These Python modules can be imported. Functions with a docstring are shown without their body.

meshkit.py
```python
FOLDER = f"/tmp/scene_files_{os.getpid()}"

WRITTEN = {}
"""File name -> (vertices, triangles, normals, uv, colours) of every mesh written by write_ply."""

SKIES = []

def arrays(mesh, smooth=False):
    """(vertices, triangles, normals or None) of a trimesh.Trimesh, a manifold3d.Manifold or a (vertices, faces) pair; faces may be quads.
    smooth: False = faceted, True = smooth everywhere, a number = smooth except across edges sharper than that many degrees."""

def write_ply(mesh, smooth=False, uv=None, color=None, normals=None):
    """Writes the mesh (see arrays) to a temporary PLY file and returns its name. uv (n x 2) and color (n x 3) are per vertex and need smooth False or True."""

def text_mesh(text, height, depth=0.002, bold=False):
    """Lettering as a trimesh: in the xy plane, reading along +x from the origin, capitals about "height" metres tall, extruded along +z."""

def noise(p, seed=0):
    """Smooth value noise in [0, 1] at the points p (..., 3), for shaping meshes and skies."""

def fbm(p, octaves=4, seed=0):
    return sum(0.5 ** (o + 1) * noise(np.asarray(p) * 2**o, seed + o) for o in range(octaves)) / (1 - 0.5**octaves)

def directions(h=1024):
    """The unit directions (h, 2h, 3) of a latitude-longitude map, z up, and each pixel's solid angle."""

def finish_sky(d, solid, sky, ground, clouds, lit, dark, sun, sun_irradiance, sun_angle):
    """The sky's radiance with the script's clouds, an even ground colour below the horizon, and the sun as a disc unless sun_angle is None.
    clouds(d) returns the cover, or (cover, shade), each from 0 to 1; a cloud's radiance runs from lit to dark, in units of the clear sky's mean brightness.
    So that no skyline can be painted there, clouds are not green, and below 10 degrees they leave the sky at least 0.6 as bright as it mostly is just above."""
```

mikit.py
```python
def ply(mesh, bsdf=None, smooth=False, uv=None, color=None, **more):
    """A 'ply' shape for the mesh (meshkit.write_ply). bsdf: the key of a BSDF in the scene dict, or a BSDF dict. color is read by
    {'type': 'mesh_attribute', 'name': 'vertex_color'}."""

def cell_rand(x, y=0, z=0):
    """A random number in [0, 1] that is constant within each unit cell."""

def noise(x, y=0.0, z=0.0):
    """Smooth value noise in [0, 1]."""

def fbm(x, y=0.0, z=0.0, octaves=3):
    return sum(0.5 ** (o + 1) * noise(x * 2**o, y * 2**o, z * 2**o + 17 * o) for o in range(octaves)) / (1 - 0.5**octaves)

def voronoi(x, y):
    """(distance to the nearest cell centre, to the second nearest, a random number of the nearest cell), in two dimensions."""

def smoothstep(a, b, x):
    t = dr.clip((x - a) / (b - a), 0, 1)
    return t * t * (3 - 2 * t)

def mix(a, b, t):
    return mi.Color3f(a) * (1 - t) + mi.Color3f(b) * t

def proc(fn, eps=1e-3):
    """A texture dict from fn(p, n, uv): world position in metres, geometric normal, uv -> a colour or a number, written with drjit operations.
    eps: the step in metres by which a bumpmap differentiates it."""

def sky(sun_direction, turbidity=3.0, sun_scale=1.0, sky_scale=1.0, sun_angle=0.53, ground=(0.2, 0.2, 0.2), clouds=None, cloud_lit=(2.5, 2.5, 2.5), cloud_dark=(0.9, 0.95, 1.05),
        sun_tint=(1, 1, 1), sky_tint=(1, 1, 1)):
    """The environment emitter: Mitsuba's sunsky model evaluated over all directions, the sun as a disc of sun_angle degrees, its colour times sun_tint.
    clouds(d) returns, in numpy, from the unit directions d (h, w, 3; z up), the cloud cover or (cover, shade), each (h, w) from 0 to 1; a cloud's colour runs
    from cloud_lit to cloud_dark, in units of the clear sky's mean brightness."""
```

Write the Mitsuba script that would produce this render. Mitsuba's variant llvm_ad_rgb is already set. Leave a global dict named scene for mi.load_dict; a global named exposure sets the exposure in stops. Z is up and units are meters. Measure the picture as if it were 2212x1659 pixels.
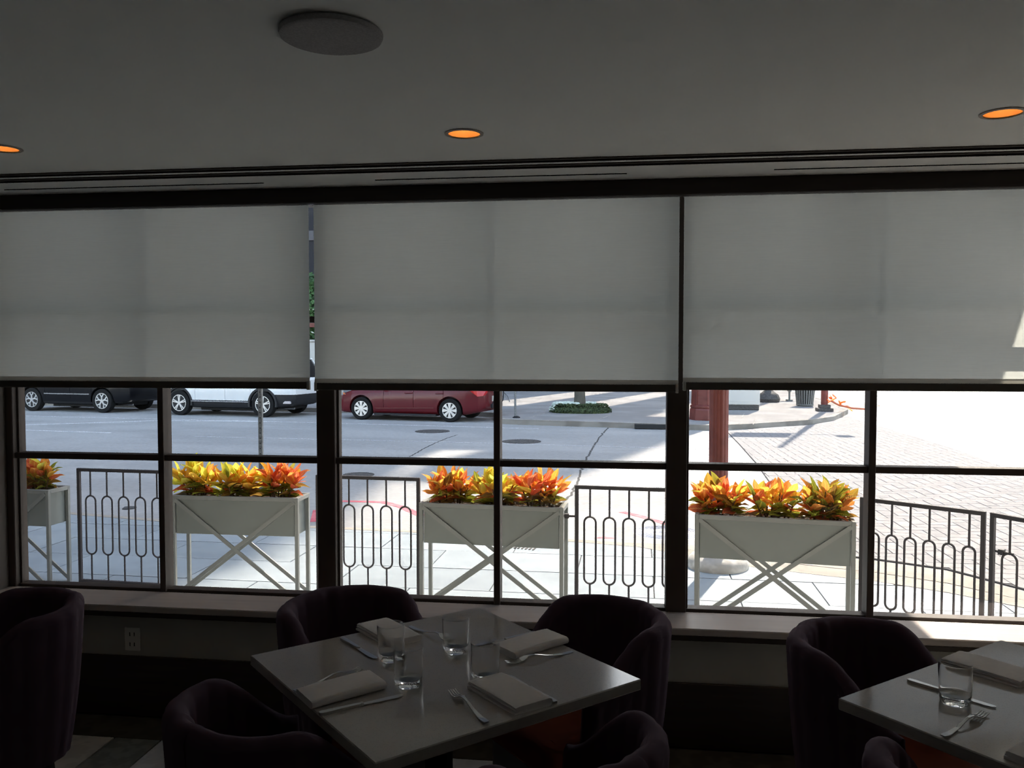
import math, random
import numpy as np, trimesh, mitsuba as mi, drjit as dr, mikit, meshkit
import manifold3d as m3
from shapely.geometry import Polygon, LineString, Point, box as sbox
from shapely.ops import unary_union
from shapely import affinity
T = mi.ScalarTransform4f
PI = math.pi
rng = np.random.default_rng(7)
scene, labels, used = {}, {}, set()

# ---------------------------------------------------------------- camera, sky, exposure
FOC, W0, H0 = 1830.0, 2212, 1659
YAW, PITCH = math.radians(7.3), math.atan((829.5 - 757.0) / FOC)
EYE = np.array([0, 0, 1.58])
fwd = np.array([-math.sin(YAW) * math.cos(PITCH), math.cos(YAW) * math.cos(PITCH), -math.sin(PITCH)])
scene['camera'] = {'type': 'perspective', 'fov': math.degrees(2 * math.atan(W0 / 2 / FOC)), 'fov_axis': 'x', 'near_clip': 0.05, 'far_clip': 500.0,
                   'to_world': T().look_at(origin=EYE.tolist(), target=(EYE + fwd).tolist(), up=[0, 0, 1])}
AZ, EL = math.radians(18), math.radians(48)
SUN = (math.sin(AZ) * math.cos(EL), math.cos(AZ) * math.cos(EL), math.sin(EL))
scene['sky'] = mikit.sky(SUN, turbidity=3.0, sun_scale=0.37, sun_tint=(0.92, 1.0, 1.11), sky_scale=1.25, sky_tint=(1.50, 1.12, 0.80), ground=(0.2, 0.2, 0.2))
exposure = 4.12

# ---------------------------------------------------------------- materials
mix, fbm, noise, smoothstep, proc = mikit.mix, mikit.fbm, mikit.noise, mikit.smoothstep, mikit.proc


def rgb(c): return {'type': 'rgb', 'value': [float(v) for v in c]}


def mat(key, color, rough=0.6, metal=0.0, spec=0.5, coat=0.0, sheen=0.0, bump=None, bump_scale=0.001, eps=1e-3):
    col = color if isinstance(color, dict) else rgb(color)
    b = {'type': 'principled', 'base_color': col, 'roughness': rough, 'metallic': metal, 'specular': spec}
    if coat: b.update(clearcoat=coat, clearcoat_gloss=0.95)
    if sheen: b.update(sheen=sheen, sheen_tint=0.5)
    if bump is not None:
        b = {'type': 'bumpmap', 'arbitrary': proc(bump, eps), 'scale': bump_scale, 'bsdf': b}
    scene[key] = {'type': 'twosided', 'bsdf': b}
    return key


def speckle(a, b, f, lo=0.35, hi=0.65):
    return proc(lambda p, n, uv: mix(a, b, smoothstep(lo, hi, fbm(p.x * f, p.y * f, p.z * f, 3))))


mat('m_ceiling', (0.82, 0.835, 0.83), 0.9, spec=0.2)
mat('m_wall', (0.36, 0.35, 0.32), 0.85, spec=0.2)
mat('m_back', (0.42, 0.40, 0.38), 0.9, spec=0.1)
mat('m_dark_wood', proc(lambda p, n, uv: mix((0.018, 0.011, 0.008), (0.030, 0.018, 0.012), fbm(p.x * 4, p.y * 30, p.z * 60, 3))), 0.45)
mat('m_bronze', (0.075, 0.058, 0.050), 0.45, spec=0.4)
mat('m_sill', proc(lambda p, n, uv: mix((0.38, 0.33, 0.31), (0.45, 0.40, 0.375), fbm(p.x * 3, p.y * 40, p.z * 40, 3))), 0.42)
mat('m_reveal', (0.16, 0.14, 0.125), 0.7)
mat('m_black', (0.006, 0.006, 0.006), 0.8, spec=0.1)
mat('m_speaker', speckle((0.34, 0.335, 0.345), (0.39, 0.385, 0.395), 300), 0.8, spec=0.2)
mat('m_white_plastic', (0.60, 0.60, 0.56), 0.4)
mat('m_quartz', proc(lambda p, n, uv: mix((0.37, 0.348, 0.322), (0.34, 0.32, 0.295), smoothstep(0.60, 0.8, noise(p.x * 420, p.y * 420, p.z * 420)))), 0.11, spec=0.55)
mat('m_velvet', proc(lambda p, n, uv: mix((0.046, 0.029, 0.042), (0.066, 0.042, 0.058), fbm(p.x * 25, p.y * 25, p.z * 12, 3))), 0.9, spec=0.15, sheen=0.6)
mat('m_orange_velvet', proc(lambda p, n, uv: mix((0.13, 0.035, 0.018), (0.17, 0.05, 0.026), fbm(p.x * 25, p.y * 25, p.z * 25, 3))), 0.9, spec=0.15, sheen=0.4)
mat('m_chair_leg', (0.012, 0.009, 0.008), 0.4)
mat('m_steel', (0.60, 0.59, 0.57), 0.14, metal=1.0)
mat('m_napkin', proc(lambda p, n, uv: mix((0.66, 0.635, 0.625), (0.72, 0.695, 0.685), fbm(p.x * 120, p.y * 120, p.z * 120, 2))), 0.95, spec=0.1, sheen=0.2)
scene['m_drink_glass'] = {'type': 'dielectric', 'int_ior': 1.5}
scene['m_pane'] = {'type': 'thindielectric', 'int_ior': 1.5}
weave = lambda p, n, uv: mix((0.57, 0.60, 0.585), (0.63, 0.66, 0.645), fbm(p.x * 18, p.y * 10, p.z * 420, 3))
scene['m_blind'] = {'type': 'principledthin', 'base_color': proc(weave), 'roughness': 0.9, 'diff_trans': 1.4, 'spec_trans': 0.0, 'eta': 1.3}
scene['m_hem'] = {'type': 'principledthin', 'base_color': rgb((0.50, 0.49, 0.44)), 'roughness': 0.9, 'diff_trans': 0.55, 'spec_trans': 0.0, 'eta': 1.3}
mat('m_hem_bar', (0.075, 0.070, 0.060), 0.55)
mat('m_ring', (0.30, 0.28, 0.26), 0.5)
mat('m_gold', (0.80, 0.60, 0.38), 0.35, metal=0.7)
mat('m_floor_beige', speckle((0.52, 0.48, 0.44), (0.60, 0.56, 0.51), 30), 0.35)
mat('m_floor_grey', speckle((0.19, 0.205, 0.195), (0.24, 0.255, 0.245), 30), 0.35)
mat('m_floor_light', speckle((0.60, 0.62, 0.65), (0.68, 0.70, 0.73), 30), 0.35)
mat('m_floor_grout', (0.10, 0.09, 0.08), 0.8)
mat('m_floor_border', speckle((0.055, 0.048, 0.036), (0.075, 0.066, 0.05), 20), 0.6)
# outdoors
road_col = lambda p, n, uv: mix((0.268, 0.264, 0.258), (0.318, 0.312, 0.303), smoothstep(0.3, 0.7, fbm(p.x * 0.5 + 0.1 * p.y, p.y * 0.9, 0.0, 4))) * (0.93 + 0.14 * noise(p.x * 22, p.y * 22, 0.0))
mat('m_road', proc(road_col), 0.75)
mat('m_crack', (0.07, 0.066, 0.062), 0.9)
mat('m_tar', (0.06, 0.06, 0.06), 0.8)
mat('m_flag_a', speckle((0.235, 0.27, 0.295), (0.265, 0.305, 0.33), 3), 0.7)
mat('m_flag_b', speckle((0.25, 0.287, 0.31), (0.28, 0.32, 0.345), 3), 0.7)
mat('m_flag_c', speckle((0.222, 0.255, 0.28), (0.255, 0.293, 0.315), 3), 0.7)
mat('m_joint', (0.09, 0.095, 0.10), 0.9)
mat('m_curb', speckle((0.265, 0.24, 0.205), (0.31, 0.282, 0.24), 4), 0.8)
mat('m_far_walk', speckle((0.21, 0.198, 0.19), (0.25, 0.238, 0.23), 1.2), 0.8)
mat('m_far_curb', speckle((0.22, 0.20, 0.175), (0.32, 0.295, 0.26), 2.5), 0.9)
for k, c in enumerate([(0.185, 0.178, 0.182), (0.20, 0.193, 0.195), (0.165, 0.162, 0.168), (0.19, 0.18, 0.182)]):
    mat(f'm_paver_{k}', speckle(c, tuple(v * 1.12 for v in c), 14), 0.7)
mat('m_paver_bed', (0.055, 0.055, 0.058), 0.9)
mat('m_red_paint', speckle((0.50, 0.10, 0.13), (0.58, 0.17, 0.19), 14), 0.7)
mat('m_white_line', speckle((0.62, 0.62, 0.62), (0.48, 0.48, 0.49), 9), 0.7)
mat('m_iron', speckle((0.060, 0.057, 0.055), (0.09, 0.085, 0.08), 30), 0.6)
mat('m_fence', (0.055, 0.048, 0.052), 0.5)
mat('m_planter', (0.265, 0.285, 0.268), 0.42, spec=0.5, metal=0.25)
mat('m_planter_frame', (0.31, 0.318, 0.30), 0.40, spec=0.5, metal=0.25)
mat('m_soil', speckle((0.012, 0.008, 0.006), (0.05, 0.028, 0.018), 60), 0.95)
mat('m_pebble', (0.70, 0.68, 0.64), 0.5)
mat('m_stem', (0.14, 0.08, 0.04), 0.8)
mat('m_red_metal', speckle((0.15, 0.033, 0.026), (0.18, 0.043, 0.034), 6), 0.45)
mat('m_plinth', speckle((0.42, 0.40, 0.36), (0.56, 0.54, 0.50), 12), 0.9)
mat('m_galv', speckle((0.20, 0.21, 0.215), (0.27, 0.285, 0.29), 40), 0.45, metal=0.5)
mat('m_hole', (0.03, 0.03, 0.03), 0.9)
mat('m_bark', proc(lambda p, n, uv: mix((0.085, 0.078, 0.060), (0.14, 0.13, 0.105), fbm(p.x * 14, p.y * 14, p.z * 3, 3))), 0.9)
mat('m_hedge', speckle((0.045, 0.065, 0.028), (0.085, 0.12, 0.05), 12), 0.8)
mat('m_foliage', speckle((0.04, 0.10, 0.035), (0.09, 0.19, 0.06), 3), 0.7)
mat('m_flower', (0.70, 0.78, 0.68), 0.7)
mat('m_white_box', (0.66, 0.66, 0.62), 0.5)
mat('m_tower', (0.030, 0.030, 0.038), 0.5, spec=0.15)
mat('m_tower_band', (0.10, 0.095, 0.105), 0.6)
mat('m_white_wall', (0.60, 0.585, 0.55), 0.7)
mat('m_facade', (0.42, 0.40, 0.37), 0.8)
mat('m_canopy', (0.30, 0.30, 0.29), 0.7)
mat('m_bin', (0.16, 0.17, 0.165), 0.5)
mat('m_car_black', (0.006, 0.006, 0.008), 0.25, spec=0.25, coat=0.25)
mat('m_car_white', (0.80, 0.81, 0.80), 0.3, coat=1.0)
mat('m_car_red', (0.120, 0.007, 0.012), 0.30, spec=0.35, coat=0.6)
mat('m_cladding', (0.018, 0.018, 0.020), 0.6)
mat('m_tyre', (0.016, 0.016, 0.016), 0.85, spec=0.2)
mat('m_wheel', (0.66, 0.66, 0.66), 0.32, metal=0.6)
mat('m_wheel_dark', (0.02, 0.02, 0.021), 0.6)
mat('m_car_glass', (0.012, 0.013, 0.015), 0.08, spec=0.8)
mat('m_chrome', (0.80, 0.80, 0.80), 0.12, metal=1.0)
mat('m_tail', (0.50, 0.012, 0.015), 0.15, coat=1.0)
mat('m_head', (0.65, 0.66, 0.68), 0.12, metal=0.4)
mat('m_amber', (0.70, 0.20, 0.06), 0.2)
mat('m_reflector', (0.60, 0.55, 0.55), 0.2)


def leaf_mat(key, body, edge, vein, trans=0.95):
    """uv: u across -1..1, v along 0..1. Pale midrib and slanted side veins, the rim in another tone."""
    def f(p, n, uv):
        u, v = dr.abs(uv.x), uv.y
        w = dr.abs((v - 0.34 * u) * 8.5 - dr.floor((v - 0.34 * u) * 8.5) - 0.5)
        line = dr.maximum(smoothstep(0.30, 0.46, w) * smoothstep(1.0, 0.75, u), smoothstep(0.16, 0.07, u))
        c = mix(body, edge, smoothstep(0.35, 0.95, u) * 0.7 + 0.3 * noise(p.x * 40, p.y * 40, p.z * 40))
        return mix((0, 0, 0), (1, 1, 1), 0.0) + c * (1 - 0.85 * line) + mi.Color3f(vein) * (0.85 * line)
    scene[key] = {'type': 'principledthin', 'base_color': proc(f), 'roughness': 0.42, 'diff_trans': trans, 'spec_trans': 0.0, 'eta': 1.4}


leaf_mat('m_leaf_orange', (0.78, 0.22, 0.05), (0.88, 0.36, 0.08), (0.92, 0.55, 0.14), 1.25)
leaf_mat('m_leaf_red', (0.62, 0.085, 0.045), (0.82, 0.20, 0.08), (0.90, 0.40, 0.16), 1.25)
leaf_mat('m_leaf_amber', (0.78, 0.42, 0.05), (0.86, 0.50, 0.07), (0.90, 0.70, 0.16), 1.2)
leaf_mat('m_leaf_yellow', (0.70, 0.68, 0.07), (0.82, 0.76, 0.09), (0.90, 0.86, 0.22), 1.2)
leaf_mat('m_leaf_green', (0.12, 0.16, 0.025), (0.25, 0.27, 0.035), (0.66, 0.60, 0.08), 0.85)
leaf_mat('m_leaf_olive', (0.20, 0.095, 0.03), (0.30, 0.15, 0.035), (0.58, 0.40, 0.08), 0.85)
scene['m_bulb'] = {'type': 'diffuse', 'reflectance': rgb((0.5, 0.5, 0.5))}


# ---------------------------------------------------------------- helpers
def number(name):
    if name not in used:
        used.add(name); return name
    k = 1
    while f'{name}_{k:03d}' in used: k += 1
    used.add(f'{name}_{k:03d}')
    return f'{name}_{k:03d}'


def thing(name, label=None, cat=None, group=None, kind=None):
    key = number(name)
    d = {}
    if label: d['label'] = label
    if cat: d['category'] = cat
    if group: d['group'] = group
    if kind: d['kind'] = kind
    if d: labels[key] = d
    return key


def put(key, mesh, m, smooth=False, uv=None, at=None):
    s = mesh if isinstance(mesh, dict) else mikit.ply(mesh, m, smooth, uv=uv)
    if at is not None: s = {**s, 'to_world': at}
    scene[key] = s
    return key


def part(parent, name, mesh, m=None, smooth=False, uv=None, at=None, label=None, kind=None):
    key = number(f'{parent}__{name}')
    put(key, mesh, m, smooth, uv, at)
    if label or kind: labels[key] = {**({'label': label} if label else {}), **({'kind': kind} if kind else {})}
    return key


def solo(name, mesh, m, label=None, cat=None, group=None, kind=None, smooth=False, at=None):
    key = thing(name, label, cat, group, kind)
    return put(key, mesh, m, smooth, at=at)


def struct(name, mesh, m, label=None, smooth=False):
    return solo(name, mesh, m, label=label, kind='structure', smooth=smooth)


def cat_(*ms): return trimesh.util.concatenate([m for m in ms if m is not None])


def bx(x0, x1, y0, y1, z0, z1):
    return trimesh.creation.box(bounds=[[min(x0, x1), min(y0, y1), min(z0, z1)], [max(x0, x1), max(y0, y1), max(z0, z1)]])


def hullm(pts): return trimesh.convex.convex_hull(np.asarray(pts, float))


def cbx(x0, x1, y0, y1, z0, z1, c=0.004):
    """box with chamfered edges"""
    pts = []
    lo, hi = np.array([x0, y0, z0], float), np.array([x1, y1, z1], float)
    for s in np.ndindex(2, 2, 2):
        corner = np.where(s, hi, lo); d = np.where(s, -c, c)
        for k in range(3):
            q = corner + d; q[k] = corner[k]; pts.append(q)
    return hullm(pts)


def xf(mesh, loc=(0, 0, 0), rz=0.0, rx=0.0, ry=0.0, s=1.0):
    M = trimesh.transformations.compose_matrix(scale=[s] * 3, angles=[rx, ry, rz], translate=loc)
    m = mesh.copy(); m.apply_transform(M); return m


def TW(loc, rz=0.0, s=1.0):
    t = T().translate(list(map(float, loc))).rotate([0, 0, 1], math.degrees(rz))
    return t.scale(s) if s != 1.0 else t


def from_basis(o, ex, ey, ez):
    M = np.eye(4); M[:3, 0], M[:3, 1], M[:3, 2], M[:3, 3] = ex, ey, ez, o
    return T(M.tolist())


def beam(p0, p1, w, d, up=(0, 0, 1)):
    """rectangular bar from p0 to p1: w across, d along 'up' made square to the bar"""
    p0, p1 = np.asarray(p0, float), np.asarray(p1, float)
    t = p1 - p0; L = np.linalg.norm(t); t /= L
    u = np.asarray(up, float); u = u - t * (u @ t); u /= np.linalg.norm(u)
    s = np.cross(t, u)
    pts = [p0 + t * L * a + s * w / 2 * b + u * d / 2 * c for a in (0, 1) for b in (-1, 1) for c in (-1, 1)]
    return hullm(pts)


def tube(points, r, sides=8, closed=False):
    p = np.asarray(points, float); n = len(p)
    r = np.broadcast_to(np.asarray(r, float), (n,))
    t = (np.roll(p, -1, 0) - np.roll(p, 1, 0)) if closed else np.gradient(p, axis=0)
    t /= np.linalg.norm(t, axis=1, keepdims=True)
    ref = np.array([0, 0, 1.0]) if abs(t[:, 2]).max() < 0.95 else (np.array([0, 1.0, 0]) if abs(t[:, 1]).max() < 0.95 else np.array([0.6, 0.55, 0.58]))
    a = np.cross(t, ref); a /= np.linalg.norm(a, axis=1, keepdims=True)
    b = np.cross(t, a)
    ang = np.arange(sides) * 2 * PI / sides
    v = p[:, None] + r[:, None, None] * (np.cos(ang)[None, :, None] * a[:, None] + np.sin(ang)[None, :, None] * b[:, None])
    v = v.reshape(-1, 3); f = []
    m = n if closed else n - 1
    for i in range(m):
        for j in range(sides):
            A, B = i * sides + j, i * sides + (j + 1) % sides
            C, D = ((i + 1) % n) * sides + (j + 1) % sides, ((i + 1) % n) * sides + j
            f += [[A, B, C], [A, C, D]]
    if not closed:
        v = np.vstack([v, p[0], p[-1]]); c0, c1 = len(v) - 2, len(v) - 1
        for j in range(sides):
            f += [[c0, (j + 1) % sides, j], [c1, (n - 1) * sides + j, (n - 1) * sides + (j + 1) % sides]]
    m = trimesh.Trimesh(v, f, process=False); m.fix_normals(); return m


def lathe(profile, segs=32, loc=(0, 0, 0)):
    m = trimesh.creation.revolve(np.asarray(profile, float), sections=segs)
    m.fix_normals(); m.apply_translation(loc); return m


def prism(poly, z0, z1):
    geoms = getattr(poly, 'geoms', [poly])
    ms = []
    for g in geoms:
        if g.geom_type != 'Polygon' or g.area < 1e-7: continue
        m = trimesh.creation.extrude_polygon(g, z1 - z0, engine='earcut'); m.apply_translation([0, 0, z0]); ms.append(m)
    return cat_(*ms)


def prism_xz(poly, y0, y1):
    """polygon in (x, z) extruded along y"""
    m = prism(poly, 0, y1 - y0)
    v = m.vertices.copy(); m.vertices = np.stack([v[:, 0], y1 - v[:, 2], v[:, 1]], 1); m.fix_normals(); return m


def grid_mesh(V, closed_u=False, closed_v=False):
    nu, nv = V.shape[:2]; f = []
    for i in range(nu if closed_u else nu - 1):
        for j in range(nv if closed_v else nv - 1):
            a, b = i * nv + j, i * nv + (j + 1) % nv
            c, d = ((i + 1) % nu) * nv + (j + 1) % nv, ((i + 1) % nu) * nv + j
            f += [[a, b, c], [a, c, d]]
    return V.reshape(-1, 3), f


def to_m(mesh):
    mesh = mesh.copy(); mesh.merge_vertices()
    return m3.Manifold(m3.Mesh(np.asarray(mesh.vertices, np.float32), np.asarray(mesh.faces, np.uint32)))


def sphere_hull(pts):
    """rounded solid: manifold hull of spheres (x, y, z, r)"""
    return m3.Manifold.batch_hull([m3.Manifold.sphere(p[3], 20).translate(p[:3]) for p in pts])


# ---------------------------------------------------------------- the room
CZ, YG, YF = 2.25, 3.60, 3.36          # ceiling height, glass plane, front of the sill
XL, XR = -5.2, 4.6
LIGHTS = [(-2.036, 2.60), (-0.483, 2.605), (1.066, 2.575)]
SPK = (-0.607, 1.746)
slots = [sbox(XL, 2.975, XR, 3.018), sbox(XL, 3.068, XR, 3.112)]
slits = [sbox(-0.96, 3.262, 0.02, 3.272), sbox(-2.55, 3.262, -1.42, 3.272), sbox(0.56, 3.262, 1.56, 3.272)]
holes = unary_union([Point(p).buffer(0.052, 24) for p in LIGHTS] + slots + slits)
ceil_poly = sbox(XL, -4.0, XR, 3.60).difference(holes)
struct('ceiling', prism(ceil_poly, CZ, CZ + 0.02), 'm_ceiling')
struct('roof', bx(XL - .2, XR + .2, -4.2, 3.72, 2.52, 2.7), 'm_back')
t = thing('floor', kind='structure')
put(t, bx(XL, XR, -4.0, 3.66, -0.14, -0.012), 'm_floor_grout')
part(t, 'border', bx(XL, XR, 3.17, 3.36, -0.012, 0.0), 'm_floor_border', label='dark brown border strip')
tile_dicts = {m: mikit.ply(cbx(-0.0965, 0.0965, -0.3985, 0.3985, -0.012, 0.0, 0.0015), m) for m in ('m_floor_beige', 'm_floor_grey', 'm_floor_light')}
order = ['m_floor_beige', 'm_floor_grey', 'm_floor_light']
for i in range(-13, 19):
    for j in range(0, 3):
        x, y = -2.142 + 0.2 * i + 0.0, 3.17 - 0.4 - 0.8 * j - (0.27 * (i % 3)) * 0
        part(t, 'tile', tile_dicts[order[i % 3]], at=TW((x, y, 0)))
part(t, 'far_tiles', bx(XL, XR, -4.0, 0.77, -0.012, -0.001), 'm_floor_grey', kind='stuff')
struct('wall_back', bx(XL, XR, -4.2, -4.0, -.14, 2.6), 'm_back')
struct('wall_left', bx(XL - .2, XL, -4.0, 3.66, -.14, 2.6), 'm_back')
struct('wall_right', bx(XR, XR + .2, -4.0, 3.66, -.14, 2.6), 'm_back')
struct('wall_front', cat_(bx(XL, XR, 3.38, 3.66, 0.0, 0.455), bx(XL, -2.82, 3.36, 3.66, .455, 2.6), bx(3.36, XR, 3.36, 3.66, .455, 2.6)), 'm_wall')
struct('baseboard_front', cbx(XL, XR, 3.368, 3.38, 0.0, 0.262, 0.003), 'm_dark_wood')
struct('trim_sill', cat_(cbx(-2.80, 3.36, YF - 0.02, 3.56, 0.462, 0.49, 0.004)), 'm_sill', 'satin taupe window sill running under all the windows')
struct('trim_sill_nosing', cbx(XL, XR, YF - 0.015, YF + 0.02, 0.440, 0.462, 0.002), 'm_dark_wood')
struct('trim_header', cat_(cbx(XL, XR, 3.38, 3.42, 2.184, CZ, 0.003), bx(XL, XR, 3.372, 3.38, 2.186, 2.193)), 'm_dark_wood', 'dark brown fascia above the roller blinds')
struct('trim_reveal', cat_(bx(-2.835, -2.80, 3.36, 3.60, 0.49, CZ)), 'm_reveal')
struct('wall_facade', cat_(bx(XL, XR, 3.58, 3.72, 2.235, 9.0), bx(-14, XL, 3.5, 3.72, -.3, 9), bx(XR, 12, 3.5, 3.72, -.3, 9), bx(XL, XR, 3.66, 3.72, -.3, 0.44)), 'm_facade')

# windows: sash by sash (posts at the joints, mullions between, two transoms)
POSTS = [(-2.80, -2.764), (-1.316, -1.233), (0.191, 0.275), (1.722, 1.806), (3.25, 3.36)]
MULL = [-2.045, -0.521, 1.009, 2.53]
ZT = [1.097, 1.715]
for k in range(4):
    w = thing(f'window_{k + 1}', kind='structure')
    x0, x1, xm = POSTS[k][1], POSTS[k + 1][0], MULL[k]
    put(w, cat_(cbx(x0, x1, YG - .03, YG + .03, 0.455, 0.500, .002), bx(x0, x1, YG - .03, YG + .03, 2.21, 2.25)), 'm_bronze')
    part(w, 'mullion', cbx(xm - .0135, xm + .0135, YG - .045, YG + .03, 0.49, 2.22, .002), 'm_bronze')
    for z in ZT:
        part(w, 'transom', cat_(cbx(x0, xm - .0135, YG - .035, YG + .025, z - .0135, z + .0135, .002), cbx(xm + .0135, x1, YG - .035, YG + .025, z - .0135, z + .0135, .002)), 'm_bronze')
    edges_z = [0.50, ZT[0], ZT[1], 2.21]
    for a, b in ((x0, xm), (xm, x1)):
        for c in range(3):
            v = np.array([[a, YG, edges_z[c]], [b, YG, edges_z[c]], [b, YG, edges_z[c + 1]], [a, YG, edges_z[c + 1]]])
            part(w, 'pane', trimesh.Trimesh(v, [[0, 1, 2], [0, 2, 3]], process=False), 'm_pane')
for k, (a, b) in enumerate(POSTS):
    struct(f'trim_{k + 1}', cat_(cbx(a, b, YG - .05, YG + .04, 0.455, 2.24, .003), cbx(b, b + .009, YG - .02, YG + .02, .50, 2.21, .002)), 'm_bronze')

# roller blinds
BL = [(-2.795, -1.3045, 1.417), (-1.283, 0.230, 1.413), (0.2477, 1.755, 1.423), (1.775, 3.24, 1.42)]
NAMES = ['pale grey roller blind in the left window above the black and white cars', 'pale grey roller blind in the middle window above the red sedan',
         'pale grey roller blind in the right window with a sunlit strip at its edge', 'pale grey roller blind in the window past the right edge']
for k, (a, b, z) in enumerate(BL):
    t = thing('roller_blind', NAMES[k], 'roller blind', 'roller blinds half lowered')
    yb = 3.45
    v = np.array([[a, yb, z + .046], [b, yb, z + .046], [b, yb, 2.215], [a, yb, 2.215]])
    part(t, 'fabric', trimesh.Trimesh(v, [[0, 1, 2], [0, 2, 3]], process=False), 'm_blind')
    v = np.array([[a, yb - .004, z + .030], [b, yb - .004, z + .030], [b, yb - .004, z + .048], [a, yb - .004, z + .048]])
    part(t, 'hem_pocket', trimesh.Trimesh(v, [[0, 1, 2], [0, 2, 3]], process=False), 'm_hem')
    part(t, 'hem_bar', cbx(a + .012, b - .012, yb - .012, yb + .006, z, z + .030, .002), 'm_hem_bar', label='dark grey bottom bar')
    for x in (a, b - .012):
        part(t, 'end_cap', cbx(x, x + .012, yb - .013, yb + .007, z - .004, z + .034, .002), 'm_white_plastic', label='pale end cap')
    part(t, 'roller_tube', xf(trimesh.creation.cylinder(.022, b - a, sections=20), ((a + b) / 2, yb + .03, 2.216), ry=PI / 2), 'm_white_plastic', smooth=40)

# ceiling fittings
t = thing('linear_diffuser', 'long black twin slot air diffuser in the ceiling along the windows', 'air vent')
part(t, 'slot_box', cat_(bx(XL, XR, 2.965, 3.125, CZ + .10, CZ + .11), bx(XL, XR, 2.965, 2.972, CZ + .021, CZ + .10), bx(XL, XR, 3.118, 3.125, CZ + .021, CZ + .10), bx(XL, XR, 3.028, 3.058, CZ + .021, CZ + .10)), 'm_black')
for y0, y1 in ((2.9755, 2.980), (3.013, 3.0175), (3.0685, 3.073), (3.107, 3.1115)):
    part(t, 'edge_strip', bx(XL, XR, y0, y1, CZ - .006, CZ + .02), 'm_bronze')
for k, s in enumerate(slits):
    a, _, b, _ = s.bounds
    solo('slot_vent', cat_(bx(a - .01, b + .01, 3.25, 3.285, CZ + .02, CZ + .03), bx(a, b, 3.26, 3.264, CZ - .003, CZ + .02)), 'm_black',
         ['thin black slot in the ceiling above the middle blind', 'thin black slot in the ceiling above the left blind', 'thin black slot in the ceiling above the right blind'][k], 'air vent', 'thin ceiling slots')
t = thing('ceiling_speaker', 'round grey speaker cover on the ceiling', 'speaker')
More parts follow.
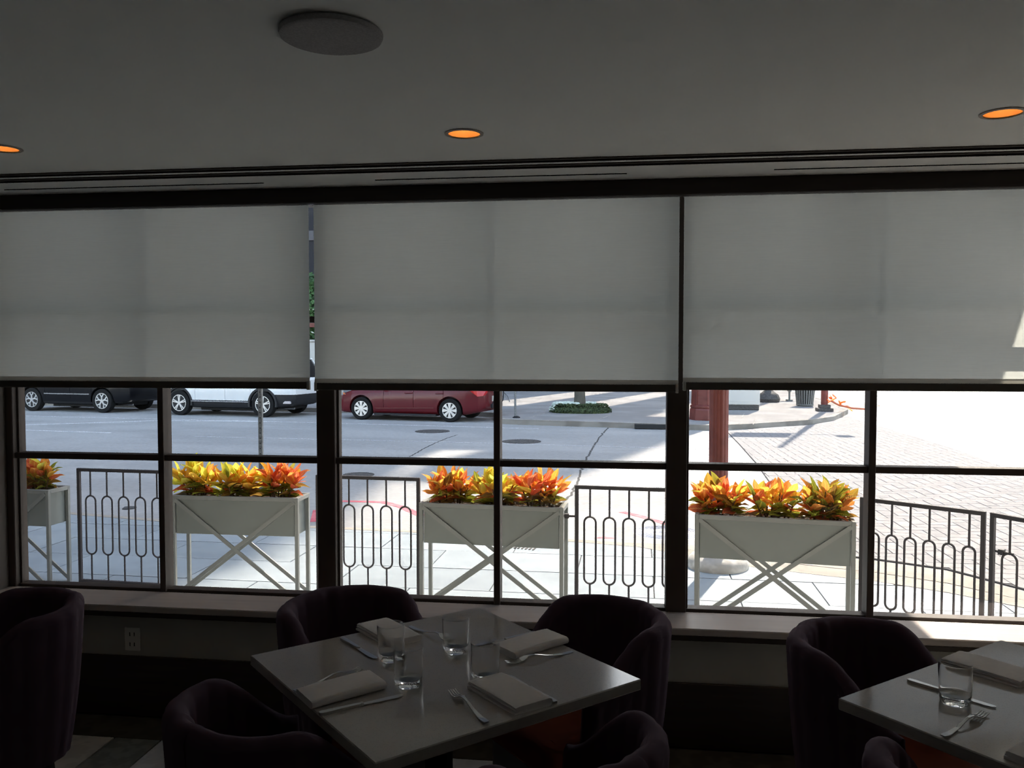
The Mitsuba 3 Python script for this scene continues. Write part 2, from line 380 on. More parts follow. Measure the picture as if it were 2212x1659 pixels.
part(t, 'grille', lathe([(0, -.016), (.098, -.016), (.106, -.013), (.108, -.008), (.108, -.003), (0, -.003)], 64, (SPK[0], SPK[1], CZ)), 'm_speaker', smooth=40)
part(t, 'trim_ring', lathe([(0, -.003), (.100, -.003), (.100, .0), (0, .0)], 48, (SPK[0], SPK[1], CZ)), 'm_black', label='dark shadow gap ring')
LN = ['recessed ceiling light glowing amber at the left picture edge', 'recessed ceiling light glowing amber in the middle, nearest the round speaker', 'recessed ceiling light glowing amber above the right blind']
for k, (x, y) in enumerate(LIGHTS):
    t = thing('recessed_light', LN[k], 'ceiling light', 'recessed ceiling lights')
    part(t, 'trim_ring', lathe([(.050, -.004), (.060, -.003), (.061, .0), (.050, .0)], 40, (x, y, CZ)), 'm_ring', smooth=40)
    part(t, 'reflector', lathe([(.0505, .0), (.046, .05), (.036, .09), (.037, .09), (.047, .05), (.052, .0)], 40, (x, y, CZ)), 'm_gold', smooth=40, label='amber reflector cone')
    k2 = part(t, 'housing', lathe([(.036, .09), (.036, .12), (0, .12), (0, .124), (.040, .124), (.040, .088)], 32, (x, y, CZ)), 'm_black')
    bulb = trimesh.creation.icosphere(2, .022); bulb.apply_translation([x, y, CZ + .092])
    kb = part(t, 'bulb', bulb, 'm_bulb', smooth=True)
    scene[kb]['emitter'] = {'type': 'area', 'radiance': rgb((1.5, 0.80, 0.30))}
# wall outlet under the sill
t = thing('wall_outlet', 'small pale wall outlet plate under the left end of the sill', 'outlet')
part(t, 'plate', cbx(-2.121, -2.051, 3.374, 3.38, 0.283, 0.385, .002), 'm_white_plastic')
for z in (.312, .356):
    part(t, 'socket', cat_(bx(-2.098, -2.094, 3.3725, 3.3745, z - .008, z + .008), bx(-2.078, -2.074, 3.3725, 3.3745, z - .008, z + .008)), 'm_hole')


# ---------------------------------------------------------------- chairs
def chair_parts():
    # plan path of the shell's middle line, from the front of one arm round the back to the other
    hw, back, front, R = 0.18, -0.225, 0.13, 0.15
    pts = [(-hw, y) for y in np.linspace(front, back + R, 12)]
    pts += [(-hw + R - R * math.cos(a), back + R - R * math.sin(a)) for a in np.linspace(0, PI / 2, 14)[1:]]
    pts += [(x, back - 0.012 * (1 - (x / (hw - R)) ** 2)) for x in np.linspace(-hw + R, hw - R, 9)[1:-1]]
    left = [p for p in pts if p[0] <= 0]
    pts = left + [(-x, y) for x, y in reversed(left) if x < -1e-9]
    P = np.array(pts)
    seg = np.r_[0, np.cumsum(np.linalg.norm(np.diff(P, axis=0), axis=1))]
    S = np.linspace(0, seg[-1], 141)
    X = np.stack([np.interp(S, seg, P[:, 0]), np.interp(S, seg, P[:, 1])], 1)
    for _ in range(2): X[1:-1] = (X[:-2] + 2 * X[1:-1] + X[2:]) / 4
    tng = np.gradient(X, axis=0); tng /= np.linalg.norm(tng, axis=1, keepdims=True)
    nrm = np.stack([tng[:, 1], -tng[:, 0]], 1)      # outwards
    if (nrm[70] @ np.array([0, -1])) < 0: nrm = -nrm
    s_in = np.minimum(S, S[-1] - S)
    q_ = np.clip(s_in / 0.24, 0, 1)
    ztop = 0.60 + 0.16 * q_ ** 2 * (3 - 2 * q_)
    ztop += 0.008 * np.sin(np.clip((s_in - .3) / .3, 0, 1) * PI / 2)
    endw = np.sqrt(np.clip(1 - np.clip(1 - s_in / 0.03, 0, 1) ** 2, 0.02, 1))
    th, zb = 0.030, 0.275
    ring = []
    zz = np.linspace(0, 1, 14)
    cap = np.linspace(0, PI, 9)[1:-1]
    V = []
    for i in range(len(S)):
        zt = ztop[i] - th * endw[i]
        flute = 0.0045 * (abs(math.sin(PI * S[i] / 0.052)) - 0.6)
        row = []
        for z in zz:
            h = zb + (zt - zb) * z
            off = th * endw[i] + flute * endw[i] + 0.030 * ((h - zb) / 0.5) - 0.02 * (1 - z) ** 3
            row.append((off, h))
        for a in cap:
            row.append(((th * endw[i] + flute * endw[i]) * math.cos(a) + 0.030 * ((zt - zb) / 0.5), zt + th * endw[i] * math.sin(a)))
        for z in zz[::-1]:
            h = zb + (zt - zb) * z
            off = -(th * endw[i] + flute * endw[i]) + 0.030 * ((h - zb) / 0.5) - 0.02 * (1 - z) ** 3
            row.append((off, h))
        V.append([(X[i, 0] + nrm[i, 0] * o, X[i, 1] + nrm[i, 1] * o, h) for o, h in row])
    V = np.array(V)
    v, f = grid_mesh(V, closed_v=True)
    n = V.shape[1]
    for e in (0, len(S) - 1):
        c = V[e].mean(0); v = np.vstack([v, c]); k = len(v) - 1
        for j in range(n): f.append([k, e * n + j, e * n + (j + 1) % n])
    shell = trimesh.Trimesh(v, f, process=False); shell.fix_normals()
    inner = Polygon([(X[i, 0] - nrm[i, 0] * 0.033, X[i, 1] - nrm[i, 1] * 0.033) for i in range(len(S))]).buffer(0)
    seat_poly = unary_union([inner, sbox(-0.17, 0.0, 0.17, 0.23)]).buffer(-0.03).buffer(0.03)
    lay = [(0.0, 0.385), (-0.004, 0.375), (-.012, .372)]
    rows = []
    ringp = np.array(seat_poly.simplify(.002).exterior.coords)[:-1]
    cushion = []
    for off, z in ((0.014, .374), (0.004, .380), (0, .392), (0, .440), (0.005, .455), (0.016, .465), (0.04, .472)):
        q = seat_poly.buffer(-off)
        L = q.exterior.length
        cushion.append([(*q.exterior.interpolate(L * k / 72).coords[0], z) for k in range(72)])
    C = np.array(cushion)
    for r in range(1, len(C)):     # line the rings up
        d = np.linalg.norm(C[r][:, None, :2] - C[r - 1][None, :1, :2], axis=2)[:, 0]
        C[r] = np.roll(C[r], -int(d.argmin()), 0)
    v, f = grid_mesh(C, closed_v=True)
    for e, z in ((0, .374), (len(C) - 1, .475)):
        v = np.vstack([v, [0, 0.02, z]]); k = len(v) - 1
        for j in range(72): f.append([k, e * 72 + j, e * 72 + (j + 1) % 72])
    seat = trimesh.Trimesh(v, f, process=False); seat.fix_normals()
    base = prism(seat_poly.buffer(-.01), .285, .374)
    legs = []
    for sx in (-1, 1):
        for sy, y0, y1 in ((1, .18, .21), (-1, -.15, -.19)):
            legs.append(tube([(sx * .175, y1, 0), (sx * .15, y0, .29)], [.011, .018], 14))
    return shell, seat, base, legs


_sh, _se, _ba, _lg = chair_parts()
CH = dict(shell=mikit.ply(_sh, 'm_velvet', 60), seat=mikit.ply(_se, 'm_orange_velvet', 50), base=mikit.ply(_ba, 'm_chair_leg'), legs=[mikit.ply(l, 'm_chair_leg', 50) for l in _lg])


def chair(x, y, deg, label):
    M = TW((x, y, 0), math.radians(deg))
    t = thing('barrel_chair', label, 'chair', 'plum barrel chairs')
    part(t, 'shell', CH['shell'], at=M, label='plum velvet barrel back with vertical channels')
    part(t, 'seat', CH['seat'], at=M, label='orange velvet seat cushion')
    part(t, 'seat_frame', CH['base'], at=M)
    for l in CH['legs']: part(t, 'leg', l, at=M)


chair(-2.006, 2.425, 134.5, 'plum barrel chair at the left picture edge, near the wall outlet')
chair(-0.815, 2.590, -134.3, 'plum barrel chair at the far left side of the middle table, under the sill')
chair(-0.125, 2.580, 130.0, 'plum barrel chair at the far right side of the middle table')
chair(0.760, 2.440, -134.1, 'plum barrel chair at the far left side of the right table, against the window wall')
chair(-0.784, 1.927, -38.9, 'plum barrel chair at the near left side of the middle table')
chair(-0.174, 1.844, 45.7, 'plum barrel chair at the near right side of the middle table, at the bottom edge')
chair(0.776, 1.793, -41.9, 'plum barrel chair at the near left side of the right table, mostly cut off')


# ---------------------------------------------------------------- tables and what lies on them
def dining_table(c, a, label, side=0.745):
    t = thing('dining_table', label, 'table', 'white stone dining tables')
    h = side / 2
    M = TW((c[0], c[1], 0), a)
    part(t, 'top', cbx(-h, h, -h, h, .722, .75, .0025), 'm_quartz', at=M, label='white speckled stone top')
    part(t, 'sub_top', bx(-h + .06, h - .06, -h + .06, h - .06, .704, .722), 'm_black', at=M)
    part(t, 'column', lathe([(0, .012), (.045, .012), (.038, .04), (.036, .66), (.06, .70), (.06, .704), (0, .704)], 32), 'm_black', smooth=40, at=M)
    part(t, 'base', cbx(-.26, .26, -.26, .26, 0, .014, .004), 'm_black', at=M)


dining_table((-0.470, 2.151), math.radians(43.2), 'square white stone dining table in the middle set for four')
dining_table((1.045, 2.035), math.radians(40.5), 'square white stone dining table at the right picture edge')

TZ = 0.7502
gp = [(0, 0), (.030, 0), (.036, .0012), (.0385, .004), (.040, .012), (.0425, .105), (.0422, .1062), (.0412, .1064), (.0406, .1055), (.0378, .026), (.034, .021), (.020, .0175), (0, .0165)]
gp = [(r_ * .88, z_ * .90) for r_, z_ in gp]
glass_shape = mikit.ply(lathe(gp, 56), 'm_drink_glass', 35)
GL = [((-.607, 2.185), 'clear tumbler on the middle table, left of the other three, by the far left napkin'),
      ((-.446, 2.266), 'clear tumbler farthest back on the middle table, nearest the window'),
      ((-.518, 2.022), 'clear tumbler nearest the front of the middle table, beside the near left napkin'),
      ((-.334, 2.081), 'clear tumbler rightmost on the middle table, just behind the near right napkin'),
      ((.786, 2.083), 'clear tumbler on the right table')]
for (x, y), l in GL: solo('tumbler', glass_shape, None, l, 'glass', 'clear tumblers', at=TW((x, y, TZ)))


def napkin_mesh(L=.195, Wd=.108):
    """three folds, round on one long side: outline in (y, z) run along x"""
    def outline(k, n=10):
        pts = []
        hh = [0.0078, 0.0078, 0.0078]
        z = 0.0
        arc = [(-Wd / 2 + .012 - .012 * math.cos(a), .012 + .012 * math.sin(a)) for a in np.linspace(-PI / 2, PI / 2, n)]
        right = []
        for j in range(3):
            z0 = j * .008
            right += [(Wd / 2 - .006 * (j == 1) - .002 * j, z0 + .0008), (Wd / 2 - .001 - .002 * j, z0 + .004), (Wd / 2 - .002 * j, z0 + .0072), (Wd / 2 - .010, z0 + .008 if j == 2 else z0 + .0079)]
        return arc[::-1][::-1] + [(p[0], p[1]) for p in right[::-1]]
    base = np.array(outline(0))
    xs = np.linspace(-L / 2, L / 2, 13)
    V = []
    for i, x in enumerate(xs):
        e = min(1.0, (min(i, len(xs) - 1 - i) + .6) / 1.6)
        q = base.copy(); q[:, 1] *= (0.84 + .16 * e ** .5) * (1 + .06 * math.sin(4 * x / L + 1)) * .86 * (1 - .25 * np.clip((q[:, 0] - .02) / .04, 0, 1) ** 2)
        V.append([(x + .003 * math.sin(40 * y), y, z) for y, z in q])
    V = np.array(V); v, f = grid_mesh(V, closed_v=True); n = V.shape[1]
    for e in (0, len(xs) - 1):
        c = V[e].mean(0); v = np.vstack([v, c]); k = len(v) - 1
        for j in range(n): f.append([k, e * n + j, e * n + (j + 1) % n])
    m = trimesh.Trimesh(v, f, process=False); m.fix_normals(); return m


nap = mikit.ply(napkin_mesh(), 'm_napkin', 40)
NP = [((-.668, 1.958), 45, 'folded white napkin at the near left place of the middle table'),
      ((-.668, 2.375), 135, 'folded grey-white napkin at the far left place of the middle table, behind a tumbler'),
      ((-.245, 2.333), 47, 'folded white napkin at the far right place of the middle table'),
      ((-.262, 1.985), 134, 'folded white napkin at the near right place of the middle table'),
      ((.948, 2.295), 135, 'folded white napkin at the far side of the right table, behind its tumbler'),
      ((.885, 1.830), 41, 'folded white napkin at the near side of the right table, at the bottom edge')]
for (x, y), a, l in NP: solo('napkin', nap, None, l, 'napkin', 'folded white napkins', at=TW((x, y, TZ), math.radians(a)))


def bend(mesh, fz):
    m = mesh.copy(); v = m.vertices.copy(); v[:, 2] += fz(v[:, 0], v[:, 1]); m.vertices = v; return m


def fine(poly, h, step=.006):
    m = prism(poly, 0, h)
    for _ in range(6):
        e = m.edges_unique_length
        if e.max() < step * 2.2: break
        v, f = trimesh.remesh.subdivide_to_size(m.vertices, m.faces, step * 2.2); m = trimesh.Trimesh(v, f, process=True)
    return m


def fork_mesh():
    L = .200
    def prof(x):
        return np.interp(x, [0, .01, .03, .06, .10, .128, .138, .146, .155], [.0045, .0066, .0058, .0040, .0026, .0030, .0060, .0105, .0118])
    xs = np.linspace(0, .155, 50)
    body = Polygon([(x, prof(x)) for x in xs] + [(x, -prof(x)) for x in xs[::-1]]).buffer(.0006)
    tines = [LineString([(.152, y), (.198, y * .92)]).buffer(.0014, cap_style=1) for y in (-.0096, -.0032, .0032, .0096)]
    bridge = sbox(.150, -.0112, .157, .0112)
    poly = unary_union([body, bridge] + tines)
    m = fine(poly, .0022)
    z = lambda x, y: np.interp(x, [0, .03, .07, .115, .135, .155, .175, .198], [.0045, .0015, .004, .013, .013, .0055, .001, .006]) + 0.06 * np.abs(y) * (x < .1) * -.1
    return bend(m, z)


def knife_meshes():
    xs = np.linspace(0, .105, 30)
    hp = np.interp(xs, [0, .006, .02, .06, .095, .105], [.006, .0085, .0088, .0066, .0058, .0048])
    hd = prism(Polygon([(p, q) for p, q in zip(xs, hp)] + [(p, -q) for p, q in zip(xs[::-1], hp[::-1])]), 0, .0068)
    v = hd.vertices.copy(); v[:, 1] *= np.where((v[:, 2] < .001) | (v[:, 2] > .006), .82, 1); hd.vertices = v
    hd = cat_(hd, cbx(.098, .107, -.0062, .0062, 0, .0078, .002))
    bl = Polygon([(.104, -.0055), (.150, -.0085), (.185, -.0088), (.200, -.006), (.207, .0005), (.205, .006), (.195, .0075), (.104, .0062)])
    blade = prism(bl, .0022, .0036)
    return hd, blade


fk = mikit.ply(fork_mesh(), 'm_steel', 40)
_h, _b = knife_meshes()
kh, kb_ = mikit.ply(_h, 'm_steel', 35), mikit.ply(_b, 'm_steel')
FK = [((-.782, 1.940), 53.8, 'silver fork behind the near left napkin of the middle table'),
      ((-.622, 2.445), -36, 'silver fork at the far left place of the middle table, nearest the window'),
      ((-.126, 2.292), 211, 'silver fork in front of the far right napkin of the middle table'),
      ((-.290, 1.827), 124.5, 'silver fork left of the near right napkin of the middle table'),
      ((.688, 1.885), 44.5, 'silver fork on the right table')]
for (x, y), a, l in FK: solo('fork', fk, None, l, 'fork', 'silver forks', at=TW((x, y, TZ), math.radians(a)))
KN = [((-.676, 1.826), 38.5, 'silver knife in front of the near left napkin of the middle table'),
      ((-.793, 2.325), -44.9, 'silver knife at the far left place of the middle table, beside a tumbler'),
      ((-.243, 2.441), 220.9, 'silver knife behind the far right napkin of the middle table'),
      ((-.147, 1.955), 131.2, 'silver knife right of the near right napkin of the middle table'),
      ((.720, 2.205), -44.4, 'silver knife behind the tumbler on the right table')]
for (x, y), a, l in KN:
    t = thing('knife', l, 'knife', 'silver knives')
    M = TW((x, y, TZ), math.radians(a))
    part(t, 'handle', kh, at=M); part(t, 'blade', kb_, at=M)


# ---------------------------------------------------------------- ground outside
ZS, ZW = -0.35, -0.22
t = thing('road', kind='structure')
put(t, bx(-70, 70, 3.75, 110, -.6, ZS), 'm_road')


def ribbon(pts, w, z, h=.003):
    return prism(LineString(pts).buffer(w / 2, cap_style=2, join_style=2), z, z + h)


def jag(pts, amp, seed, step=.12):
    r = np.random.default_rng(seed); l = LineString(pts); n = int(l.length / step)
    return [tuple(np.array(l.interpolate(k / n, normalized=True).coords[0]) + r.normal(0, amp, 2)) for k in range(n + 1)]


part(t, 'crack', ribbon(jag([(-.30, 21.2), (-.46, 18.8), (-.53, 17.0), (-.58, 15.5), (-.63, 14.2), (-.61, 12.9), (-.63, 11.6), (-.75, 10.2), (-.95, 9.2)], .012, 1), .032, ZS), 'm_crack', label='long jagged dark crack')
part(t, 'crack', ribbon(jag([(-3.70, 19.0), (-3.78, 18.3), (-3.83, 17.2), (-3.82, 15.8), (-3.79, 15.0)], .008, 2), .024, ZS), 'm_crack', label='short straight dark crack')
part(t, 'joint', ribbon([(-9.5, 17.9), (-4.59, 17.55), (-3.29, 17.45), (.91, 16.94), (2.3, 16.7)], .03, ZS), 'm_white_line', label='pale joint across the lanes')
part(t, 'lane_and_sun_line', ribbon([(-15.6, 20.0), (-14.15, 20.8), (-12.56, 21.85), (-9.5, 21.9)], .12, ZS), 'm_white_line', label='white lane line')
part(t, 'lane_and_sun_line', ribbon([(-14.42, 18.81), (-11.84, 18.44)], .08, ZS), 'm_white_line', label='short white lane line')
part(t, 'lane_and_sun_line', ribbon([(-22.5, 23.1), (-17.85, 22.95), (-9.6, 21.95), (-2.0, 20.75)], .055, ZS), 'm_white_line', label='sunlit gutter painted as a pale strip beside the parked cars')  # sunlight on the gutter beside the cars' shade, painted as a pale strip
part(t, 'tar_patch', prism(affinity.rotate(Point(-5.96, 9.62).buffer(.09, 5).intersection(sbox(-6.02, 9.5, -5.8, 9.8)), 20), ZS, ZS + .012), 'm_tar', label='small dark tar patch')
part(t, 'red_line', ribbon([(-3.60, 10.42), (-2.99, 10.42), (-2.69, 10.15), (-2.30, 9.62)], .11, ZS), 'm_red_paint', label='red painted line behind the second planter gap')
part(t, 'red_line', ribbon([(-3.62, 9.80), (-3.40, 9.12)], .12, ZS), 'm_red_paint', label='short red line')
part(t, 'red_line', ribbon([(.02, 10.15), (.22, 9.93), (.62, 9.36)], .09, ZS), 'm_red_paint', label='red painted line beside the round cover')
part(t, 'red_line', prism(Polygon([(-.26, 8.68), (-.17, 8.78), (-.05, 8.70)]), ZS, ZS + .003), 'm_red_paint', label='small red paint mark')

# near sidewalk of bluish flags with a sloping kerb
EDGE = [(-30, 12.6), (-16, 10.3), (-9, 9.1), (-5.88, 8.54), (-4.78, 8.31), (-3.2, 8.22), (-2.1, 8.14), (-1.5, 8.03), (-.4, 7.92), (.175, 7.79), (.7, 7.45), (1.06, 7.20), (1.62, 6.98), (1.97, 6.87), (2.43, 6.6), (2.81, 6.28), (3.2, 5.7), (3.5, 4.9), (3.65, 3.75)]
OUT = [(-30, 13.0), (-16, 10.8), (-9, 9.65), (-5.80, 9.02), (-4.70, 8.80), (-3.1, 8.70), (-2.0, 8.62), (-1.4, 8.52), (-.3, 8.42), (.40, 8.50), (1.0, 8.45), (1.58, 8.30), (2.0, 8.15), (2.3, 8.06), (2.85, 7.75), (3.2, 7.15), (3.7, 6.3), (4.1, 5.2), (4.3, 3.75)]
walk = Polygon(EDGE + [(-30, 3.72)])
t = thing('sidewalk', kind='structure')
put(t, prism(walk, ZS - .05, ZW - .008), 'm_joint')
fm = ['m_flag_a', 'm_flag_b', 'm_flag_c']
r = np.random.default_rng(3)
for j in range(8):
    y0 = 3.74 + .61 * j
    for i in range(-8, 4):
        x0 = 1.22 * i + (.61 if j % 2 else 0) + .25
        c = affinity.rotate(sbox(x0 + .004, y0 + .004, x0 + 1.214, y0 + .604), -1.2, origin=(0, 6)).intersection(walk.buffer(-.01))
        if c.area > .02: part(t, 'flagstone', prism(c, ZW - .03, ZW + float(r.uniform(-.0015, .0015))), fm[int(r.integers(3))])
E_, O_ = [np.array(LineString(q).interpolate(k / 80, normalized=True).coords[0]) for q in (EDGE,) for k in range(81)], [np.array(LineString(q).interpolate(k / 80, normalized=True).coords[0]) for q in (OUT,) for k in range(81)]
E2, O2 = np.array(EDGE), np.array(OUT)
rows = [np.c_[E2 * (1 - a) + O2 * a, np.full(len(E2), z)] for a, z in ((-.0, ZW - .05), (0, ZW), (.22, ZW - .003), (.30, ZW - .02), (.36, ZW - .085), (1, ZS + .004), (1, ZS - .05))]
v, f = grid_mesh(np.array(rows))
km = trimesh.Trimesh(v, f, process=False)
if km.face_normals[:, 2].sum() < 0: km.invert()
struct('trim_kerb', km, 'm_curb', 'tan concrete kerb and gutter along the near sidewalk', smooth=30)
part(thing('drain_grate', 'small metal drain grate in the pavement under the middle planter', 'grate'), 'frame', cat_(*[beam((-1.02 + .035 * k, 7.60 - .01 * k, ZW + .002), (-.99 + .035 * k, 7.78 - .01 * k, ZW + .002), .014, .01) for k in range(8)]), 'm_iron')

# brick crossing in herringbone
pave = Polygon([(2.50, 20.4), (2.42, 17.8), (2.30, 14.83), (2.22, 13.56), (2.13, 12.16), (1.96, 10.28), (1.55, 8.42), (2.0, 8.2), (2.3, 8.11), (2.85, 7.8), (3.25, 7.18), (3.75, 6.3), (5.2, 6.2), (6.0, 12.0), (6.22, 14.5), (6.40, 16.4), (6.49, 19.04), (6.50, 22.9), (6.57, 25.6), (6.2, 25.0), (5.7, 23.9), (4.84, 22.5), (3.55, 21.6)])
t = thing('brick_crossing', 'pale grey herringbone brick crossing in the street at the right', 'brick paving')
part(t, 'bed', prism(pave, ZS, ZS + .011), 'm_paver_bed')
wv = .16
cells = []
for i in range(-10, 70):
    for j in range(30, 170):
        k = (i - j) % 4
        if k == 0: cells.append((i * wv, j * wv, (i + 2) * wv, (j + 1) * wv))
        elif k == 3: cells.append((i * wv, j * wv, (i + 1) * wv, (j + 2) * wv))
inner_ = pave.buffer(-.01)
cut = [sbox(c[0] + .003, c[1] + .003, c[2] - .003, c[3] - .003).intersection(inner_) for c in cells if sbox(*c).intersects(inner_) and not inner_.contains(sbox(*c))]
cells = [c for c in cells if inner_.contains(sbox(*c))]
seen = [c for c in cells if abs(math.atan2(c[0], c[1]) + YAW) < .56 and c[1] > 7.0]
seen.sort(key=lambda c: c[1] ** 2 + c[0] ** 2)
near = set(seen[:300]); r = np.random.default_rng(5); rest = []
bd = {}
for c in cells:
    horiz = c[2] - c[0] > c[3] - c[1]
    if c in near:
        kk = (horiz, int(r.integers(4)))
        if kk not in bd:
            a, b = ((wv, wv / 2) if horiz else (wv / 2, wv))
            bd[kk] = mikit.ply(cbx(-a + .004, a - .004, -b + .004, b - .004, -.014, 0, .002), f'm_paver_{kk[1]}')
        part(t, 'brick', bd[kk], at=TW(((c[0] + c[2]) / 2, (c[1] + c[3]) / 2, ZS + .016 + float(r.uniform(-.001, .001)))))
    else:
        rest.append(bx(c[0] + .0045, c[2] - .0045, c[1] + .0045, c[3] - .0045, ZS + .002, ZS + .016))
rest += [prism(c, ZS + .002, ZS + .016) for c in cut if c.area > .002]
part(t, 'far_bricks', cat_(*rest), 'm_paver_1', kind='stuff')


def manhole(x, y, R, label, m='m_iron'):
    t = thing('manhole_cover', label, 'manhole cover')
    part(t, 'rim', lathe([(R * .9, .004), (R * .92, .010), (R, .010), (R * 1.01, 0), (R * .9, 0)], 40, (x, y, ZS)), m)
    part(t, 'lid', lathe([(0, .006), (R * .89, .006), (R * .89, 0), (0, 0)], 40, (x, y, ZS)), m)
    for q in (-1, 1): part(t, 'pick_hole', lathe([(0, .0075), (R * .05, .0075), (R * .05, 0), (0, 0)], 12, (x + q * R * .6, y, ZS)), 'm_hole')


manhole(-4.44, 19.73, .41, 'dark round manhole cover in the street in front of the red sedan')
manhole(-2.07, 17.76, .41, 'dark round manhole cover in the street below the tree')
manhole(-4.02, 12.66, .24, 'small round cover in the street just above the middle railing')
mat('m_blue_grey', (0.40, 0.43, 0.52), 0.6)
mat('m_pale_cover', (0.56, 0.58, 0.62), 0.6)
t = thing('manhole_cover', 'large pale round cover with concentric rings near the kerb, behind a window post', 'manhole cover')
cx, cy = .50, 9.03
part(t, 'lid', lathe([(0, .006), (.34, .006), (.36, 0), (0, 0)], 48, (cx, cy, ZS)), 'm_pale_cover')
for R in (.335, .30, .27, .235, .20): part(t, 'ring', lathe([(R - .012, .011), (R, .011), (R, .005), (R - .012, .005)], 48, (cx, cy, ZS)), 'm_blue_grey')
tm = meshkit.text_mesh('SEWER', .07, .004); tm.apply_translation([-tm.bounds[1][0] / 2, -.035, 0])
part(t, 'lettering', xf(tm, (cx, cy, ZS + .006)), 'm_blue_grey')

# far side of the street
FC = [(-40, 31.0), (-19, 27.15), (-9.7, 25.45), (-4.2, 24.45), (-3.6, 24.1), (-3.3, 22.5), (-3.1, 22.0), (-2.7, 21.82), (1.12, 20.95), (2.3, 20.75), (3.3, 21.4), (4.8, 22.6), (5.8, 24.0), (6.9, 26.9), (7.4, 32), (7.6, 60)]
far = Polygon(FC + [(7.6, 90), (-60, 90), (-60, 32)])
t = thing('far_sidewalk', kind='structure')
put(t, prism(far.buffer(-.14), ZS - .05, ZW), 'm_far_walk')
part(t, 'curb', prism(far.difference(far.buffer(-.145)), ZS - .05, ZW + .004), 'm_far_curb')
part(t, 'curb_inlet', bx(.35, 1.15, 20.9, 21.4, ZS + .015, ZW - .01), 'm_hole', label='dark storm drain inlet in the kerb')
_ci = list(labels)
for k in range(9):
    for j in range(4):
        a = np.array([-12 + 1.9 * k, 24.0 - .19 * (1.9 * k) + 2.0 * j])
        part(t, 'score_line', beam((a[0], a[1], ZW + .001), (a[0] + .35, a[1] + 1.9, ZW + .001), .02, .004), 'm_far_curb')

# ---------------------------------------------------------------- planters, crotons
def leaf_mesh(width, droop, fold, wave, seed):
    r = np.random.default_rng(seed)
    nu, nv = 5, 10
    V, UV = [], []
    for j in range(nv):
        v = j / (nv - 1)
        w = width * (math.sin(PI * min(1, v * 1.02) ** .82)) ** .8 + .012 * (1 - v)
        row = []
        for i in range(nu):
            u = i / (nu - 1) * 2 - 1
            y = v; z = -droop * v * v + abs(u) * fold * w + wave * math.sin(7 * v + seed) * abs(u) * w
            row.append((u * w, y, z)); UV.append((u, v))
        V.append(row)
    v, f = grid_mesh(np.array(V)); return (v, np.array(f)), np.array(UV)


LEAFM = ['m_leaf_orange', 'm_leaf_red', 'm_leaf_amber', 'm_leaf_yellow', 'm_leaf_green', 'm_leaf_olive']
LEAF = {}
for s, (wd, dr_, fo, wa) in enumerate([(.26, .12, .35, .1), (.29, .30, .25, .25), (.22, .05, .5, .1), (.27, .50, .3, .3)]):
    mesh, uv = leaf_mesh(wd, dr_, fo, wa, s)
    for m in LEAFM: LEAF[s, m] = mikit.ply(trimesh.Trimesh(*mesh, process=False), m, True, uv=uv)


def croton(x, y, z, label, palette, seed, n=88, spread=.15, tall=.24, group='crotons in the planters'):
    r = np.random.default_rng(seed)
    t = thing('croton_plant', label, 'croton', group)
    tips = []
    for k in range(8):
        u = (k + .5) / 8 * 2 - 1
        bx_, by_ = x + u * spread * .55 + r.uniform(-.015, .015), y + r.uniform(-.035, .035)
        h = tall * (.46 + .22 * (1 - u * u) + r.uniform(-.06, .06))
        tx_, ty2 = x + u * spread + r.uniform(-.02, .02), by_ + r.uniform(-.04, .04)
        tips.append((np.array([bx_, by_, z]), np.array([tx_, ty2, z + h])))
    part(t, 'stem', cat_(*[tube([b - [0, 0, .02], (b + e) / 2 + [0, 0, .01], e], [.006, .005, .003], 6) for b, e in tips]), 'm_stem')
    pal, pw = palette
    for k in range(n):
        b, e = tips[k % 8]
        q = ((k // 8) + r.uniform(0, 1)) / (n / 8)            # 0 low on its stem, 1 at the tip
        base = b + (e - b) * (.12 + .88 * q)
        out = np.array([(e[0] - x) / spread * .55, r.uniform(-.45, .45)])
        a = (k // 8) * 2.39996 + (k % 8) * 1.1 + r.uniform(-.5, .5)
        el = math.radians(10 + 64 * q + r.uniform(-14, 16))
        L = r.uniform(.085, .140)
        d = np.array([math.cos(a) * math.cos(el) + out[0] * .6, math.sin(a) * math.cos(el) * .8, math.sin(el)]); d /= np.linalg.norm(d)
        side = np.cross(d, [0, 0, 1.0]); side /= np.linalg.norm(side)
        up = np.cross(side, d)
        roll = r.uniform(-.7, .7)
        side, up = side * math.cos(roll) + up * math.sin(roll), up * math.cos(roll) - side * math.sin(roll)
        low = q < .34 + r.uniform(-.12, .12)
        m = ('m_leaf_green', 'm_leaf_olive', 'm_leaf_red')[int(r.choice(3, p=[.45, .4, .15]))] if low else pal[int(r.choice(len(pal), p=pw))]
        s = int(r.integers(4)) if not low else int(r.choice([1, 3]))
        part(t, 'leaf', LEAF[s, m], at=from_basis(base, side * L, d * L, up * L))


ORANGE = (['m_leaf_orange', 'm_leaf_red', 'm_leaf_amber', 'm_leaf_yellow', 'm_leaf_olive'], [.42, .18, .22, .10, .08])
YELLOW = (['m_leaf_yellow', 'm_leaf_amber', 'm_leaf_orange', 'm_leaf_green'], [.38, .30, .20, .12])
REDS = (['m_leaf_red', 'm_leaf_orange', 'm_leaf_amber', 'm_leaf_yellow'], [.42, .36, .12, .10])
MIXED = (['m_leaf_amber', 'm_leaf_orange', 'm_leaf_green', 'm_leaf_yellow', 'm_leaf_red'], [.28, .32, .14, .16, .10])
GREENS = (['m_leaf_orange', 'm_leaf_green', 'm_leaf_olive', 'm_leaf_amber', 'm_leaf_yellow'], [.36, .24, .18, .12, .10])


